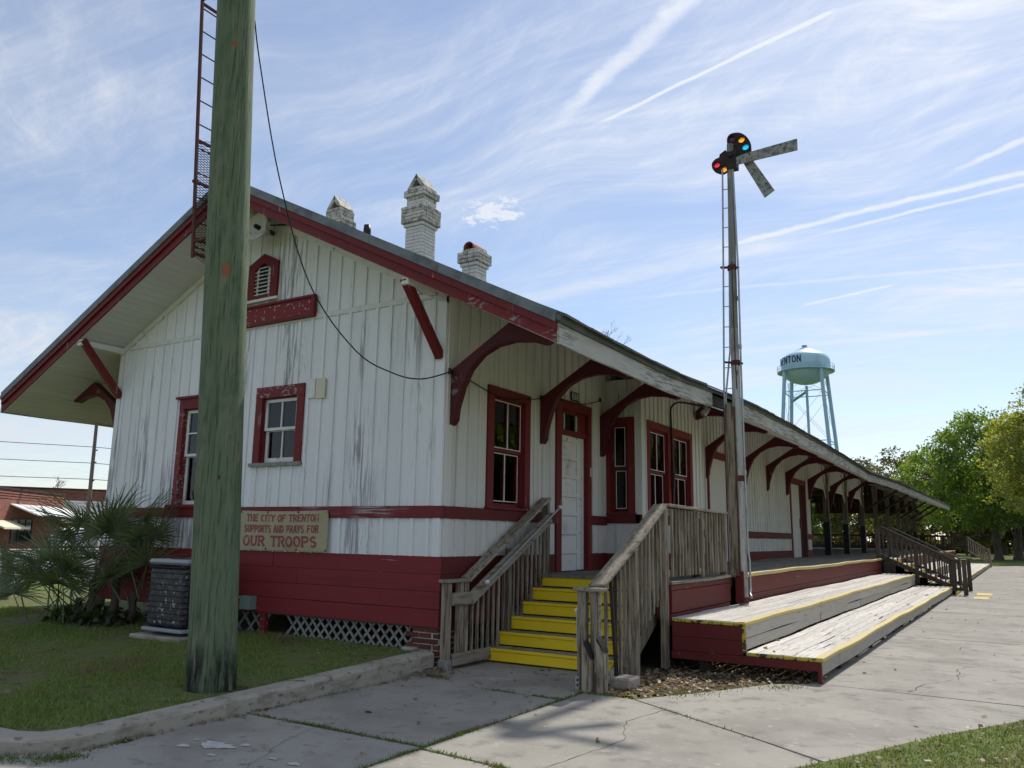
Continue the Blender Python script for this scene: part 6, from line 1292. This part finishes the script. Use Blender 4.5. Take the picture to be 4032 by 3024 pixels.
X, Y = X[ok], Y[ok]; kind(blades('verge_grass', X, Y, np.full(len(X), .008), RNG.uniform(.012, .036, len(X)), 'grass2', .006, .9), 'stuff')['label'] = 'sunlit grass at the lower right edge of the path'
def weeds(pts, n, sp, h=.05):
    P = []; pts = [Vector(p) for p in pts]
    cl_ = [random.random() for _ in range(14)]
    while len(P) < n:
        t = random.choice(cl_) + random.gauss(0, .035) if random.random() < .8 else random.random()
        if not 0 <= t <= 1: continue
        k = t*(len(pts)-1); i = min(int(k), len(pts)-2); q = pts[i].lerp(pts[i+1], k-i); P.append((q.x+random.gauss(0, sp), q.y+random.gauss(0, sp)))
    return P
WP = weeds([(2.1, -.35), (2.1, -3.0), (2.1, -4.6)], 1500, .012) + weeds([(.25, -2.95), (1.2, -2.96), (2.1, -2.98)], 750, .012) + weeds([(1.0, -.765), (2.1, -.79)], 420, .012) + weeds([(2.1, -3.02), (2.9, -3.12)], 420, .018) + weeds([(2.05, -.35), (2.5, -.33)], 260, .03) + weeds([(.17, -4.5), (.16, -4.0), (.15, -.7)], 420, .02) + weeds([(-.15, -4.95), (.25, -4.6), (.22, -4.75)], 700, .06) + weeds([(3.0, -.57), (4.1, -1.27)], 110, .012) + weeds([(2.9, .0), (3.5, .95), (3.9, 1.45)], 420, .08) + weeds([(.15, -.45), (.5, -.5)], 350, .05)
X = np.array([p[0] for p in WP]); Y = np.array([p[1] for p in WP]); kind(blades('joint_weeds', X, Y, np.full(len(X), -.01), RNG.uniform(.010, .042, len(X)), 'grass2', .007, 1.0), 'stuff')['label'] = 'small weeds sprouting from the pavement joints'
def litter(P, s):
    n = len(P); a = rv(n); a[:, 2] *= .3; b = np.cross(a, rv(n)*np.array([.25, .25, 1])); b /= np.maximum(np.linalg.norm(b, axis=1), .05)[:, None]; sz = s*RNG.uniform(.5, 1.3, n)[:, None]
    return P, a*sz, b*sz*.55
def scat(n, x0, x1, y0, y1, z): return np.stack([RNG.uniform(x0, x1, n), RNG.uniform(y0, y1, n), z+RNG.uniform(.004, .02, n)], 1)
def tri(n):  # dirt triangle under the stairs' right side
    P = []
    while len(P) < n:
        x, y = U(2.1, 4.0), U(-.3, 2.6)
        if y > np.interp(x, [2.1, 2.66, 2.9, 3.22, 3.56, 3.86, 4.05], [-.28, -.34, .09, .65, 1.35, 1.62, 1.66])+.02: P.append((x, y, U(-.012, .012)))
    return np.array(P)
T3 = tri(2600); T3 = T3[RNG.uniform(size=len(T3)) < np.clip(1.3-(T3[:, 1]-.0)*.38, .15, 1)]
L_ = [T3, scat(26, .2, 2.0, -.6, .72, 0), np.stack([RNG.uniform(.02, .42, 70), RNG.uniform(-.62, -.02, 70), RNG.uniform(.005, .05, 70)], 1), np.stack([.14+np.abs(RNG.normal(0, .04, 70)), RNG.uniform(-4.4, -.5, 70), RNG.uniform(.004, .02, 70)], 1), scat(50, 2.2, 6, -4.5, 12, 0), scat(40, 4.1, 6.2, 5, 22, 0), scat(26, .3, 2.1, -4.4, -.8, 0), scat(60, 2.4, 4.0, 1.8, 18, .27), scat(60, -6, -.3, -4.4, -.4, .17)]
P, A, B_ = litter(np.concatenate(L_), .025); kind(cards('fallen_leaves', P, A, B_, 'litter'), 'stuff')['label'] = 'dry brown oak leaves scattered on soil and pavement'
P, A, B_ = litter(np.concatenate([scat(900, 4.1, 7.2, -2.2, 4, .03)*np.array([1, 1, 1])]), .02); ok = P[:, 0] > np.interp(P[:, 1], [p[1] for p in RL], [p[0] for p in RL])
kind(cards('verge_litter', P[ok], A[ok], B_[ok], 'litter'), 'stuff')['label'] = 'pale leaf scraps in the verge grass'
fb = MB().cbox(2.12, 2.42, .12, .42, -.03, .10, c=.02).ob('footing_block', 'kerb'); tag(fb, 'small concrete footing block beside the right stair posts', 'block')
